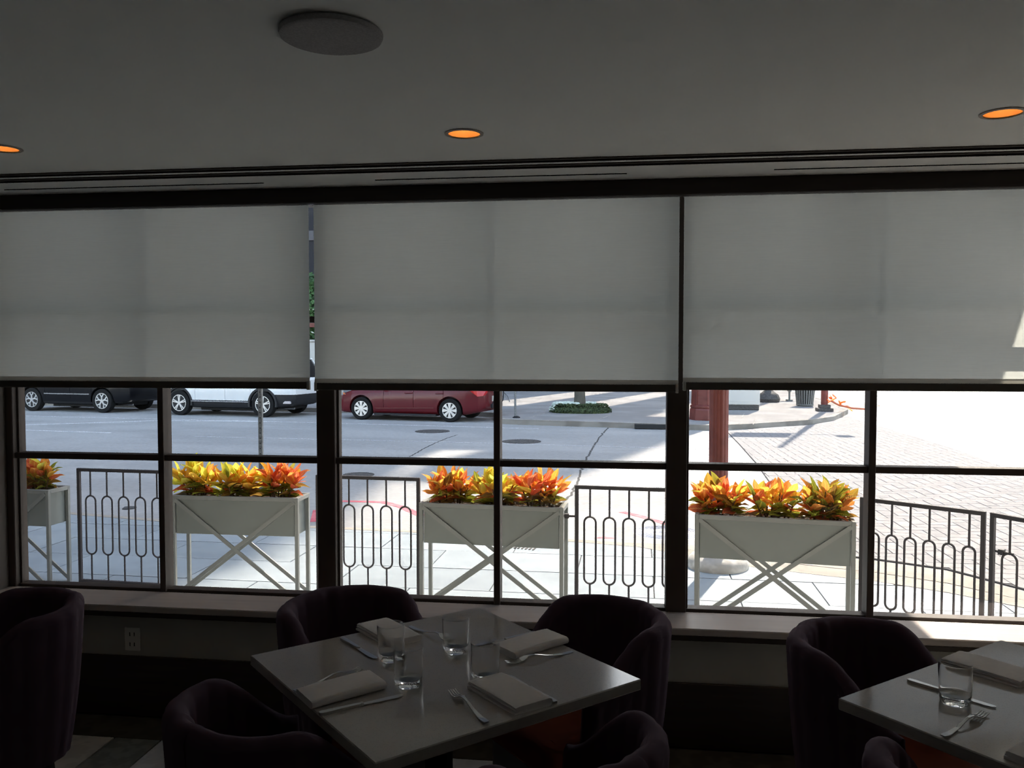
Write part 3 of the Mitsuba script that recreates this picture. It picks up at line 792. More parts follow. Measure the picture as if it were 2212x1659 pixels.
def planter(fl, fr, label, plants, depth=.235, zt=.53):
    """fl, fr: the outer front corners in plan"""
    fl, fr = np.array(fl, float), np.array(fr, float)
    Wd = np.linalg.norm(fr - fl); a = math.atan2(*(fr - fl)[::-1])
    M = TW((fl[0], fl[1], 0), a)
    t = thing('planter', label, 'planter', 'grey metal planters')
    q, zb = .026, ZW
    box_ = to_m(cbx(.030, Wd - .030, .012, depth - .012, .250, zt - .004, .003)) - to_m(bx(.038, Wd - .038, .020, depth - .020, .30, 1))
    bm = box_.to_mesh(); part(t, 'box', trimesh.Trimesh(bm.vert_properties[:, :3], bm.tri_verts), 'm_planter', at=M)
    for x in (q / 2, Wd - q / 2):
        for y in (q / 2, depth - q / 2): part(t, 'leg', cbx(x - q / 2, x + q / 2, y - q / 2, y + q / 2, zb, zt, .002), 'm_planter_frame', at=M)
    part(t, 'rim', cat_(cbx(q, Wd - q, 0, q, zt - .03, zt, .002), cbx(q, Wd - q, depth - q, depth, zt - .03, zt, .002), cbx(0, q, q, depth - q, zt - .03, zt, .002), cbx(Wd - q, Wd, q, depth - q, zt - .03, zt, .002)), 'm_planter_frame', at=M)
    for y in (-.004, depth - .006):
        for (p0, p1) in (((q, zt - .03), (Wd - q, zb + .02)), ((Wd - q, zt - .03), (q, zb + .02))):
            part(t, 'cross_brace', beam((p0[0], y + .005, p0[1]), (p1[0], y + .005, p1[1]), .010 if p0[0] < p1[0] else .011, .027, (0, 0, 1)), 'm_planter_frame', at=M)
    r = np.random.default_rng(int(abs(fl[0]) * 100) + 1)
    gx, gy = np.meshgrid(np.linspace(.036, Wd - .036, 40), np.linspace(.018, depth - .018, 9), indexing='ij')
    gz = zt - .035 + .02 * meshkit.fbm(np.stack([gx * 20, gy * 20, gx * 0], -1))
    v, f = grid_mesh(np.stack([gx, gy, gz], -1)); sm = trimesh.Trimesh(v, f, process=False)
    if sm.face_normals[:, 2].sum() < 0: sm.invert()
    part(t, 'soil', sm, 'm_soil', at=M, kind='stuff', label='dark bark mulch')
    peb = []
    for k in range(26):
        s = trimesh.creation.icosphere(1, 1.0); s.apply_scale([r.uniform(.006, .014), r.uniform(.006, .012), r.uniform(.004, .008)])
        s.apply_translation([r.uniform(.06, Wd - .06), r.uniform(.025, depth - .03), zt - .012]); peb.append(s)
    part(t, 'pebbles', cat_(*peb), 'm_pebble', smooth=True, at=M, kind='stuff', label='white pebbles on the mulch')
    e = (fr - fl) / Wd; nrm = np.array([-e[1], e[0]])
    for (u, pal, lab, seed, kw) in plants:
        c = fl + e * Wd * u + nrm * depth * .52
        croton(c[0], c[1], zt - .02, lab, pal, seed, **kw)


planter((-5.18, 5.90), (-4.263, 5.837), 'grey metal planter on crossed legs at the left picture edge', [
    (.40, MIXED, 'croton with green and red leaves at the left picture edge, inner one', 11, {}), (.80, MIXED, 'croton with orange and lime leaves at the right end of the leftmost planter', 12, {})])
planter((-3.23, 5.745), (-2.272, 5.745), 'grey metal planter on crossed legs in the left window, below the signpost', [
    (.14, YELLOW, 'yellow and orange croton at the left end of the planter below the signpost', 21, dict(tall=.27)), (.47, YELLOW, 'yellow-green croton in the middle of the planter below the signpost', 22, dict(tall=.24)),
    (.81, REDS, 'red croton at the right end of the planter below the signpost', 23, dict(tall=.28))])
planter((-1.376, 5.685), (-0.373, 5.605), 'grey metal planter on crossed legs in the middle window, behind the mullion', [
    (.19, ORANGE, 'orange croton at the left end of the middle planter', 31, dict(tall=.26)), (.52, YELLOW, 'yellow and orange croton in the middle of the middle planter', 32, dict(tall=.25)),
    (.82, REDS, 'red-orange croton at the right end of the middle planter', 33, dict(tall=.27))])
planter((0.477, 5.494), (1.436, 5.372), 'grey metal planter on crossed legs in the right window, below the red column', [
    (.15, ORANGE, 'orange croton at the left end of the right planter, below the red column', 41, dict(tall=.23)), (.51, MIXED, 'loose croton with long amber leaves in the middle of the right planter', 42, dict(tall=.25, spread=.17, n=64)),
    (.83, GREENS, 'croton with dark green lower leaves at the right end of the right planter', 43, dict(tall=.25, n=96))])


# ---------------------------------------------------------------- railings
def oval(cx_, zc, hw, hh, r):
    a = np.linspace(0, PI, 13)
    pts = [(cx_ + hw * math.cos(q), hh - hw + hw * math.sin(q)) for q in a] + [(cx_ - hw * math.cos(q), -(hh - hw) - hw * math.sin(q)) for q in a]
    return tube([(x, 0, zc + z) for x, z in pts], r, 6, True)


def railing(a, b, nb, label, zt=.68, double=False, zb=None, latch=None):
    a, b = np.array(a, float), np.array(b, float)
    L = np.linalg.norm(b - a); M = TW((a[0], a[1], 0), math.atan2(*(b - a)[::-1]))
    t = thing('railing', label, 'railing', 'dark metal railings with oval bars')
    zb = ZW + .03 if zb is None else zb
    part(t, 'top_rail', cbx(0, L, -.012, .012, zt - .024, zt, .002), 'm_fence', at=M)
    part(t, 'bottom_rail', cbx(0, L, -.012, .012, zb - .012, zb + .012, .002), 'm_fence', at=M)
    for x in (0.012, L - .012): part(t, 'post', cbx(x - .012, x + .012, -.012, .012, ZW, zt, .002), 'm_fence', at=M)
    s = L / (nb - 1 + 1.57)
    for k in range(nb):
        x = s * (.785 + k); zc, hh, hw, r = .233, .345 * (zt + .22) / .90, s * .30, .0066
        zc = (zt + zb) / 2
        part(t, 'oval_bar', oval(x, zc, hw, .225 * 1.0, r), 'm_fence', at=M, smooth=40)
        for z0, z1 in ((zb + .01, zc - .225), (zc + .225, zt - .02)): part(t, 'stem_bar', tube([(x, 0, z0), (x, 0, z1)], .0065, 6), 'm_fence', at=M, smooth=40)
    if latch is not None: part(t, 'latch', cat_(beam((latch, 0, .47), (latch + .1, 0, .47), .012, .012), cbx(latch + .02, latch + .05, -.014, .014, .455, .485, .002)), 'm_fence', at=M)
    return t


railing((-4.125, 5.985), (-3.345, 5.94), 5, 'dark railing panel with oval bars at the left, beside the leftmost planter')
railing((-2.185, 5.88), (-1.404, 5.832), 5, 'dark railing panel with oval bars between the signpost planter and the middle planter')
railing((-0.298, 5.645), (0.42, 5.585), 5, 'dark railing panel with oval bars between the middle planter and the right planter', latch=-.09)
railing((1.468, 5.41), (2.03, 5.00), 6, 'dark railing gate with oval bars angled at the right, beside the right planter')
railing((2.05, 4.985), (2.50, 4.35), 5, 'dark railing panel with oval bars at the right picture edge', latch=.03)
for (p0, p1) in (((-4.263, 6.03, .50), (-4.12, 5.985, .50)), ((-2.27, 5.97, .50), (-2.175, 5.88, .50)), ((1.40, 5.58, .50), (1.47, 5.41, .50))):
    pass

# signpost, red column
t = thing('signpost', 'perforated galvanised steel signpost standing at the kerb in front of the white SUV', 'signpost')
sx, sy = -3.522, 7.95
part(t, 'post', cat_(bx(sx - .020, sx + .020, sy - .002, sy + .002, ZW, 2.9), bx(sx - .020, sx - .017, sy, sy + .025, ZW, 2.9), bx(sx + .017, sx + .020, sy, sy + .025, ZW, 2.9)), 'm_galv')
hs = lathe([(0, 0), (.0062, 0), (.0062, .001), (0, .001)], 10)
for k in range(58):
    z = -.15 + .0508 * k
    if z < 2.4: part(t, 'hole', mikit.ply(hs, 'm_hole') if k == 0 else {**hd_}, at=T().translate([sx, sy - .0022, z]).rotate([1, 0, 0], 90)) if k else None
    if k == 0: hd_ = mikit.ply(hs, 'm_hole')
part(t, 'sign_plate', cbx(sx - .15, sx + .15, sy - .006, sy - .003, 2.35, 2.82, .001), 'm_galv')
t = thing('column', 'red fluted iron column on a round concrete foot at the street corner', 'column')
cx, cy = .81, 7.16
fl = [(.074 + .004 * abs(math.sin(k * PI / 6)), k * 2 * PI / 72) for k in range(72)]
part(t, 'shaft', prism(Polygon([(cx + q * math.cos(a), cy + q * math.sin(a)) for q, a in fl]), ZW + .1, 4.2), 'm_red_metal')
part(t, 'capital', lathe([(0, 4.2), (.09, 4.2), (.12, 4.3), (.12, 4.36), (0, 4.4)], 24, (cx, cy, 0)), 'm_red_metal')
pl = lathe([(0, .115), (.15, .11), (.215, .095), (.245, .065), (.255, .03), (.25, 0), (0, 0)], 40, (cx, cy, ZW))
v = pl.vertices.copy(); nz = meshkit.fbm(v * 9, 3)[:, None] - .5; v += nz * np.array([.03, .03, .02]) * (v[:, 2:] > ZW + .001); pl.vertices = v
part(t, 'foot', pl, 'm_plinth', smooth=40, label='rough pale concrete foot')


# ---------------------------------------------------------------- cars
def rim_mesh(n, R, split, width):
    """spoked wheel face in the xz plane looking along -y, centre at the origin"""
    ring_ = Point(0, 0).buffer(R, 32).difference(Point(0, 0).buffer(R * .90, 32))
    sp = [ring_, Point(0, 0).buffer(R * .20, 16)]
    for k in range(n):
        a = 2 * PI * k / n + PI / 2
        if split == 'y':
            m_ = np.array([math.cos(a), math.sin(a)]) * R * .45
            sp.append(LineString([(0, 0), m_]).buffer(R * .10))
            for q in (-.33, .33): sp.append(LineString([m_, (R * .95 * math.cos(a + q), R * .95 * math.sin(a + q))]).buffer(R * .075))
        elif split == 'double':
            for q in (-.13, .13): sp.append(LineString([(R * .1 * math.cos(a + q * 2), R * .1 * math.sin(a + q * 2)), (R * .95 * math.cos(a + q), R * .95 * math.sin(a + q))]).buffer(R * .062))
        else:
            sp.append(Polygon([(R * .15 * math.cos(a - .5), R * .15 * math.sin(a - .5)), (R * .95 * math.cos(a - .22), R * .95 * math.sin(a - .22)), (R * .95 * math.cos(a + .22), R * .95 * math.sin(a + .22)), (R * .15 * math.cos(a + .5), R * .15 * math.sin(a + .5))]).buffer(.002))
    return prism_xz(unary_union(sp).simplify(.002), -.012, .012)


def car(kind, front, rear, label):
    """front, rear: near side wheel contact points in plan; the near side is local -y, the nose local -x"""
    F_, R_ = np.array(front, float), np.array(rear, float)
    wb = np.linalg.norm(R_ - F_); a = math.atan2(*(R_ - F_)[::-1])
    sedan = kind == 'red'
    wr = .315 if sedan else .37
    half = .875 if sedan else .96
    M = TW((F_[0], F_[1], ZS), a) @ T().translate([0, half - .06, 0])
    t = thing('car', label, 'car')
    paint = {'red': 'm_car_red', 'white': 'm_car_white', 'black': 'm_car_black'}[kind]
    if sedan: prof = [(-.86, .30, .52, .52), (-.80, .21, .64, .68), (-.60, .18, .74, .80), (-.30, .17, .83, .855), (.3, .17, .89, .875), (.9, .17, .93, .875), (1.6, .17, .95, .875), (2.3, .17, .97, .875), (wb + .05, .17, .99, .87), (wb + .45, .20, 1.0, .845), (wb + .80, .27, 1.0, .79), (wb + .95, .36, .96, .70), (wb + 1.0, .42, .90, .62)]
    else: prof = [(-.92, .38, .66, .58), (-.86, .27, .86, .76), (-.66, .24, .98, .88), (-.30, .23, 1.06, .94), (.3, .23, 1.09, .96), (1.0, .23, 1.11, .96), (1.8, .23, 1.13, .96), (wb - .2, .23, 1.14, .96), (wb + .3, .26, 1.15, .95), (wb + .70, .31, 1.15, .91), (wb + .92, .38, 1.12, .84), (wb + .98, .46, 1.05, .76)]
    xs = [p[0] for p in prof]
    X = np.unique(np.concatenate([np.linspace(xs[0], xs[-1], 60), xs]))
    zl, zt_, hw = (np.interp(X, xs, [p[k] for p in prof]) for k in (1, 2, 3))
    rows = []
    for x, l, u, w in zip(X, zl, zt_, hw):
        h = u - l
        half_ = [(0, l), (.72 * w, l), (.90 * w, l + .04 * h), (.965 * w, l + .14 * h), (.985 * w, l + .30 * h), (1.0 * w, l + .52 * h), (.995 * w, l + .66 * h), (.975 * w, l + .80 * h), (.93 * w, l + .93 * h), (.84 * w, u), (0, u + .01)]
        loop = [(-y, z) for y, z in half_] + [(y, z) for y, z in half_[-2:0:-1]]
        rows.append([(x, y, z) for y, z in loop])
    V = np.array(rows); v, f = grid_mesh(V, closed_v=True); n = V.shape[1]
    for e in (0, len(X) - 1):
        v = np.vstack([v, V[e].mean(0)]); k = len(v) - 1
        for j in range(n): f.append([k, e * n + j, e * n + (j + 1) % n])
    b = trimesh.Trimesh(v, f, process=True); b.fix_normals()
    body = to_m(b)
    arch = wr + .055
    wells = [m3.Manifold.cylinder(.42, arch, arch, 40).rotate([90, 0, 0]).translate([x, s * (half + .02) + (0.0 if s < 0 else .0) + (.42 if s < 0 else 0.0), wr + .01]) for x in (0, wb) for s in (-1, 1)]
    wells = [m3.Manifold.cylinder(.40, arch, arch, 40, True).rotate([90, 0, 0]).translate([x, s * (half - .13), wr + .01]) for x in (0, wb) for s in (-1, 1)]
    for wl in wells: body = body - wl
    dm = .33 * wb if not sedan else .62
    seams = [wb * .26, wb * .60, wb * .93] if sedan else [wb * .20, wb * .56, wb * .86]
    for x in seams:
        body = body - m3.Manifold.cube([.010, half * 2.2, .75]).translate([x, -half * 1.1, .36 if sedan else .42]).trim_by_plane([0, -1, 0], half * .93)
    lower_z = .40 if sedan else .47
    mm = body.to_mesh(); full = trimesh.Trimesh(mm.vert_properties[:, :3], mm.tri_verts)
    if sedan:
        part(t, 'body', full, paint, smooth=32, at=M)
    else:
        reg = m3.Manifold.cube([9, 4, 1]).translate([-3, -2, (lower_z if kind == 'white' else .33) - 1])
        if kind == 'white': reg = reg + m3.Manifold.cube([2, 4, 1]).translate([wb + .40, -2, -.34]) + m3.Manifold.cube([2, 4, 1]).translate([-2.45, -2, -.36])
        top, low = body - reg, body ^ reg
        for q, nm, mt in ((top, 'body', paint), (low, 'cladding', 'm_cladding')):
            q = q.to_mesh(); part(t, nm, trimesh.Trimesh(q.vert_properties[:, :3], q.tri_verts), mt, smooth=32, at=M)
        for x in (0, wb):
            if kind == 'white':
                ring_ = Point(x, wr + .01).buffer(arch + .055, 32).difference(Point(x, wr + .01).buffer(arch - .004, 32)).intersection(sbox(x - 1, .30, x + 1, 2))
                part(t, 'arch_trim', prism_xz(ring_, -half - .006, -half + .09), 'm_cladding', at=M)
    # cabin: roof hull over the beltline, glass band inside it
    zb = (zt_.max() - .02)
    if sedan: roof = ((.25, wb + .38), (1.15, wb - .30), 1.44); wtop, wbot = .58, .80
    else: roof = ((.15, wb + .90), (.95, wb + .62), 1.72); wtop, wbot = .68, .90
    (b0, b1), (r0, r1), zr = roof
    part(t, 'cabin_glass', hullm([(x, s * wbot, zb - .03) for x in (b0, b1) for s in (-1, 1)] + [(x, s * wtop, zr - .05) for x in (r0, r1) for s in (-1, 1)]), 'm_car_glass', at=M)
    part(t, 'roof', hullm([(x, s * (wtop + .02), zr - .06) for x in (r0 - .08, r1 + .08) for s in (-1, 1)] + [(x, s * (wtop - .1), zr) for x in (r0 + .15, r1 - .15) for s in (-1, 1)]), paint, at=M)
    for u in (0.0, .36, .70, 1.0):
        for s in (-1, 1):
            p0 = ((b0 + (b1 - b0) * u), s * (wbot + .004), zb - .03); p1 = ((r0 + (r1 - r0) * u), s * (wtop + .004), zr - .04)
            part(t, 'pillar', beam(p0, p1, .05, .07, (1, 0, 0)), paint, at=M)
    # wheels
    spec = dict(red=(8, 'wide'), white=(5, 'double'), black=(5, 'y'))[kind]
    Rr = wr * .68
    ty = lathe([(Rr * .98, -.10), (Rr * 1.03, -.108), (wr * .93, -.108), (wr * .985, -.095), (wr, -.075), (wr, .075), (wr * .985, .095), (wr * .93, .108), (Rr * .98, .10)], 48)
    ty = trimesh.Trimesh(np.stack([ty.vertices[:, 0], -ty.vertices[:, 2], ty.vertices[:, 1]], 1), ty.faces); ty.fix_normals()
    tyd = mikit.ply(ty, 'm_tyre', 40); rmd = mikit.ply(rim_mesh(spec[0], Rr, spec[1], .02), 'm_wheel')
    dish = lathe([(0, -.02), (Rr * .97, -.02), (Rr * .99, .08), (0, .08)], 32)
    dish = trimesh.Trimesh(np.stack([dish.vertices[:, 0], dish.vertices[:, 2], -dish.vertices[:, 1]], 1), dish.faces); dish.fix_normals(); dsd = mikit.ply(dish, 'm_wheel_dark')
    for x in (0, wb):
        for s in (-1, 1):
            L = M @ T().translate([x, s * (half - .115), wr]).rotate([0, 0, 1], 0 if s < 0 else 180)
            w = part(t, 'wheel', tyd, at=L)
            part(w, 'rim', rmd, at=L @ T().translate([0, -.088, 0])); part(w, 'hub_dish', dsd, at=L @ T().translate([0, -.058, 0]))
    nose, tail = xs[0], xs[-1]
    ys = -half - .006
    if sedan:
        for x in (wb * .60 - .24, wb * .93 - .20): part(t, 'door_handle', sphere_hull([(x, ys + .008, .765, .018), (x + .20, ys + .008, .775, .018)]), paint, smooth=30, at=M)
        part(t, 'side_crease', beam((.45, -half * .985, .335), (wb - .45, -half * .985, .375), .02, .022, (0, 0, 1)), paint, at=M)
        for s in (-1, 1):
            part(t, 'tail_light', hullm([(wb + .55, s * .875, .88), (wb + .56, s * .868, .95), (wb + .80, s * .845, .70), (wb + .93, s * .76, .72), (wb + 1.01, s * .64, .92), (wb + .99, s * .60, .74), (wb + .74, s * .81, .97), (wb + .97, s * .45, .80), (wb + .97, s * .45, .92)]), 'm_tail', at=M, label='red tail light')
            hl = part(t, 'head_light', hullm([(-.86, s * .52, .50), (-.84, s * .58, .60), (-.50, s * .80, .70), (-.55, s * .80, .75), (-.78, s * .66, .70)]), 'm_head', at=M, label='clear head light')
            part(hl, 'amber_lens', hullm([(-.58, s * .79, .69), (-.50, s * .815, .70), (-.55, s * .81, .755), (-.64, s * .74, .745)]), 'm_amber', at=M)
            part(t, 'mirror', sphere_hull([(.62, s * .93, .98, .05), (.68, s * 1.02, .99, .055)]), 'm_cladding', smooth=30, at=M)
        part(t, 'grille', cat_(bx(-.875, -.80, -.45, .45, .33, .42), bx(-.87, -.79, -.35, .35, .52, .57)), 'm_hole', at=M)
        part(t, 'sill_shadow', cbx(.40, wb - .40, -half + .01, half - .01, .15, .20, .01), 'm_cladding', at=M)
        part(t, 'plate', bx(wb + 1.0, wb + 1.012, -.26, .26, .55, .70), 'm_white_plastic', at=M)
    else:
        for s in (-1, 1):
            part(t, 'tail_light', hullm([(wb + .70, s * .93, .98), (wb + .70, s * .93, 1.13), (wb + .96, s * .80, 1.0), (wb + .96, s * .80, 1.12)]), 'm_tail', at=M, label='red tail light')
            part(t, 'head_light', hullm([(-.88, s * .60, .78), (-.86, s * .66, .90), (-.55, s * .90, .94), (-.55, s * .90, .86)]), 'm_head', at=M, label='clear head light')
        for x in (seams[1] - .26, seams[2] - .26): part(t, 'door_handle', sphere_hull([(x, ys + .01, .93, .018), (x + .20, ys + .01, .94, .018)]), 'm_chrome' if kind == 'black' else paint, smooth=30, at=M)
        if kind == 'black':
            part(t, 'chrome_strip', cbx(.52, 1.66, ys - .004, ys + .03, .555, .588, .004), 'm_chrome', at=M, label='chrome door strip')
            part(t, 'chrome_strip', cbx(1.68, wb - .46, ys - .004, ys + .03, .555, .588, .004), 'm_chrome', at=M, label='chrome door strip')
        else:
            part(t, 'chrome_strip', cbx(.44, wb - .46, ys - .002, ys + .03, .425, .443, .003), 'm_chrome', at=M, label='thin bright sill strip')
            part(t, 'reflector', cbx(wb + .64, wb + .86, -.885, -.80, .40, .475, .004), 'm_reflector', at=M)
        part(t, 'underbody', cat_(cbx(.5, wb - .5, -.6, .6, .15, .26, .02), cbx(wb + .1, wb + .55, -.45, .45, .20, .30, .02)), 'm_hole', at=M)
        part(t, 'exhaust', tube([(wb + .2, -.45, .24), (wb + .75, -.45, .24)], .028, 10), 'm_chrome', at=M)
    return t, M, wb


car('black', (-18.60, 24.83), (-15.90, 24.37), 'black SUV with a chrome door strip parked across the street at the left picture edge')
car('white', (-13.05, 23.80), (-10.22, 23.30), 'white SUV with black lower cladding parked across the street behind the signpost')
_t, MR, wbr = car('red', (-7.16, 22.88), (-4.55, 22.38), 'dark red sedan parked across the street in the middle window')
t = thing('bike_rack', 'black strap-on bicycle rack hung on the back of the red sedan', 'bike rack')
for y in (-.38, .38):
    part(t, 'frame_tube', tube([(wbr + 1.02, y, .98), (wbr + 1.12, y, .82), (wbr + 1.10, y, .55), (wbr + 1.02, y, .44)], .016, 10), 'm_cladding', smooth=40, at=MR)
    part(t, 'arm', tube([(wbr + 1.10, y, .80), (wbr + 1.24, y, .66), (wbr + 1.30, y, .50)], .013, 10), 'm_galv', smooth=40, at=MR)
    part(t, 'pad', sphere_hull([(wbr + 1.05, y, .46, .035), (wbr + 1.05, y, .40, .035)]), 'm_cladding', smooth=30, at=MR)
    part(t, 'strap', beam((wbr + .98, y, 1.0), (wbr + 1.26, y, .52), .02, .004, (1, 0, 0)), 'm_galv', at=MR)
part(t, 'cross_tube', tube([(wbr + 1.12, -.4, .82), (wbr + 1.12, .4, .82)], .016, 10), 'm_cladding', smooth=40, at=MR)

# ---------------------------------------------------------------- far sidewalk things
t = thing('street_tree', 'tree trunk rising from a round bed of low green ground cover across the street', 'tree')
tx, ty_ = -1.17, 24.6
tr = tube([(tx, ty_, ZW), (tx, ty_, ZW + .12), (tx, ty_, ZW + .5), (tx - .01, ty_, 1.3), (tx + .03, ty_, 2.6), (tx, ty_, 4.2)], [.25, .19, .155, .14, .13, .10], 16)
part(t, 'trunk', tr, 'm_bark', smooth=True)
for k in range(5):
    a = 2 * PI * k / 5
    part(t, 'branch', tube([(tx, ty_, 3.3 + .15 * k), (tx + .7 * math.cos(a), ty_ + .7 * math.sin(a), 4.4 + .1 * k), (tx + 1.3 * math.cos(a), ty_ + 1.3 * math.sin(a), 5.3)], [.06, .045, .02], 8), 'm_bark', smooth=True)


def leaf_cloud(c, R, n, size, seed, squash=.8):
    r = np.random.default_rng(seed)
    d = r.normal(size=(n, 3)); d /= np.linalg.norm(d, axis=1, keepdims=True)
    rad = r.uniform(.45, 1, n) ** .5
    lob = .75 + .5 * meshkit.fbm(d * 2.2, 3, seed)
    P = np.array(c) + d * (rad * lob * R)[:, None] * np.array([1, 1, squash])
    a = r.normal(size=(n, 3)); a /= np.linalg.norm(a, axis=1, keepdims=True); b = np.cross(a, r.normal(size=(n, 3))); b /= np.linalg.norm(b, axis=1, keepdims=True)
    s = size * r.uniform(.6, 1.3, (n, 1))
    V = np.stack([P - a * s, P + b * s * .5, P + a * s, P - b * s * .5], 1).reshape(-1, 3)
    i = np.arange(n)[:, None] * 4
    return trimesh.Trimesh(V, np.vstack([i + [0, 1, 2], i + [0, 2, 3]]), process=False)


part(t, 'crown', leaf_cloud((tx, ty_, 6.0), 1.5, 3500, .12, 4), 'm_foliage', kind='stuff')
t = thing('ground_cover', 'round bed of dark green ground cover around the tree across the street', 'shrub bed')
r = np.random.default_rng(9)
gv = []
bedR = (.90, .55)
core = lathe([(0, .20), (.6, .20), (.86, .15), (.95, .06), (.93, 0), (0, 0)], 36); core.apply_scale([bedR[0], bedR[1], 1]); core.apply_translation([tx + .02, ty_, ZW])
part(t, 'mound', core, 'm_hedge')
n = 5200; a = r.uniform(0, 2 * PI, n); q = np.sqrt(r.uniform(0, 1, n))
P = np.stack([tx + .02 + bedR[0] * q * np.cos(a), ty_ + bedR[1] * q * np.sin(a), ZW + .02 + np.where(q < .85, .2, .2 - (q - .85) * 1.0) * np.where(q > .9, r.uniform(.2, 1, n), 1) + r.uniform(-.02, .035, n)], 1)
A = r.normal(size=(n, 3)); A /= np.linalg.norm(A, axis=1, keepdims=True); B = np.cross(A, r.normal(size=(n, 3))); B /= np.linalg.norm(B, axis=1, keepdims=True)
V = np.stack([P - A * .03, P + B * .016, P + A * .03, P - B * .016], 1).reshape(-1, 3); i4 = np.arange(n)[:, None] * 4
part(t, 'leaves', trimesh.Trimesh(V, np.vstack([i4 + [0, 1, 2], i4 + [0, 2, 3]]), process=False), 'm_hedge', kind='stuff')
sel = (P[:, 1] > ty_ - .28 + .25 * (P[:, 0] > tx)) & (r.uniform(0, 1, n) < .5) & (P[:, 0] < tx + .45)
fl_ = []
for p in P[sel][:700]:
    s = trimesh.creation.icosphere(0, .036); s.apply_scale([1, 1, .6]); s.apply_translation(p + [0, 0, .04]); fl_.append(s)
part(t, 'flowers', cat_(*fl_), 'm_flower', kind='stuff', label='small white flowers in the bed')
t = thing('parking_pole', 'thin grey pole with a round foot on the kerb behind the red sedan', 'pole')
part(t, 'shaft', tube([(-2.78, 22.4, ZW), (-2.80, 22.4, 2.4)], .028, 12), 'm_galv', smooth=40)
part(t, 'foot', lathe([(0, .05), (.06, .05), (.10, .02), (.10, 0), (0, 0)], 20, (-2.75, 22.4, ZW)), 'm_cladding', smooth=40)
t = thing('lamp_pillar', 'thick red pillar with a moulded octagonal base behind the red column', 'pillar')
px_, py_ = 2.22, 22.5
oct_ = lambda pr: lathe(pr, 8, (px_, py_, ZW))
part(t, 'base', oct_([(0, .30), (.40, .30), (.42, .26), (.43, .05), (.43, 0), (0, 0)]), 'm_red_metal')
part(t, 'moulding', oct_([(0, .40), (.37, .40), (.41, .37), (.41, .33), (.39, .30), (0, .30)]), 'm_red_metal')
part(t, 'shaft', oct_([(0, 3.2), (.28, 3.2), (.33, 1.4), (.36, .40), (0, .40)]), 'm_red_metal')
for k in range(8):
    a = 2 * PI * (k + .0) / 8
    part(t, 'rib', beam((px_ + .372 * math.cos(a), py_ + .372 * math.sin(a), ZW + .40), (px_ + .30 * math.cos(a), py_ + .30 * math.sin(a), ZW + 3.1), .03, .03, (math.cos(a), math.sin(a), 0)), 'm_red_metal')
t = thing('cabinet', 'white street cabinet with a dark base right of the red column', 'cabinet')
part(t, 'body', cbx(2.75, 4.16, 26.15, 26.85, ZW + .16, 2.1, .02), 'm_white_box')
part(t, 'base', cbx(2.80, 4.14, 26.18, 26.8, ZW, ZW + .16, .01), 'm_iron', label='dark base')
part(t, 'panel', cbx(2.85, 4.06, 26.14, 26.15, ZW + .25, 1.95, .004), 'm_white_box')
t = thing('lamp_post', 'grey lamp post with a bulging dark foot between the white cabinet and the litter bin', 'lamp post')
lx, ly = 5.12, 30.4
part(t, 'foot', lathe([(0, .42), (.14, .42), (.22, .34), (.34, .26), (.40, .12), (.36, .0), (0, 0)], 24, (lx, ly, ZW)), 'm_iron', smooth=40)
part(t, 'shaft', tube([(lx, ly, ZW + .4), (lx, ly, 4.5)], [.12, .08], 16), 'm_galv', smooth=40)
t = thing('bench', 'grey metal street bench behind the lamp post', 'bench')
for k in range(4): part(t, 'seat_slat', cbx(4.45, 6.15, 31.0 + .11 * k, 31.09 + .11 * k, .20, .23, .004), 'm_galv')
for k in range(3): part(t, 'back_slat', cbx(4.45, 6.15, 31.45, 31.48, .34 + .12 * k, .43 + .12 * k, .004), 'm_galv')
for x in (4.6, 5.95): part(t, 'leg', cat_(cbx(x, x + .06, 31.0, 31.45, .12, .20, .004), cbx(x, x + .06, 31.15, 31.22, ZW, .2, .004), cbx(x - .06, x + .12, 31.05, 31.4, ZW, ZW + .05, .004)), 'm_bin')
t = thing('litter_bin', 'grey slatted litter bin flaring at the top near the red lamp pole', 'litter bin')
bxx, byy = 5.93, 28.4
part(t, 'liner', lathe([(0, .02), (.22, .02), (.30, .86), (0, .86)], 24, (bxx, byy, ZW)), 'm_hole')
for k in range(24):
    a = 2 * PI * k / 24
    part(t, 'slat', beam((bxx + .25 * math.cos(a), byy + .25 * math.sin(a), ZW + .02), (bxx + .34 * math.cos(a), byy + .34 * math.sin(a), ZW + .9), .045, .014, (math.cos(a), math.sin(a), 0)), 'm_bin')
part(t, 'ring', cat_(lathe([(.30, .88), (.36, .88), (.36, .93), (.30, .93), (.30, .88)], 24, (bxx, byy, ZW)), lathe([(.22, .02), (.27, .02), (.27, .07), (.22, .07), (.22, .02)], 24, (bxx, byy, ZW))), 'm_bin')
t = thing('street_light', 'red street light pole whose long shadow falls across the brick crossing', 'street light')
qx, qy = 5.99, 26.0
part(t, 'shaft', tube([(qx, qy, ZW + .1), (qx, qy, 5.0), (qx, qy, 10.0)], [.10, .09, .06], 16), 'm_red_metal', smooth=40)
part(t, 'base', cat_(cbx(qx - .22, qx + .22, qy - .2, qy + .2, ZW, ZW + .10, .01), cbx(qx - .15, qx + .15, qy - .15, qy + .15, ZW + .10, ZW + .2, .01)), 'm_iron', label='dark square base plate')
part(t, 'banner', cbx(qx - 1.45, qx - .13, qy - .02, qy + .02, 6.5, 7.55, .004), 'm_white_box', label='banner high on the pole')
part(t, 'banner_arm', cat_(tube([(qx, qy, 7.6), (qx - 1.5, qy, 7.6)], .03, 8), tube([(qx, qy, 6.45), (qx - 1.5, qy, 6.45)], .03, 8)), 'm_red_metal')
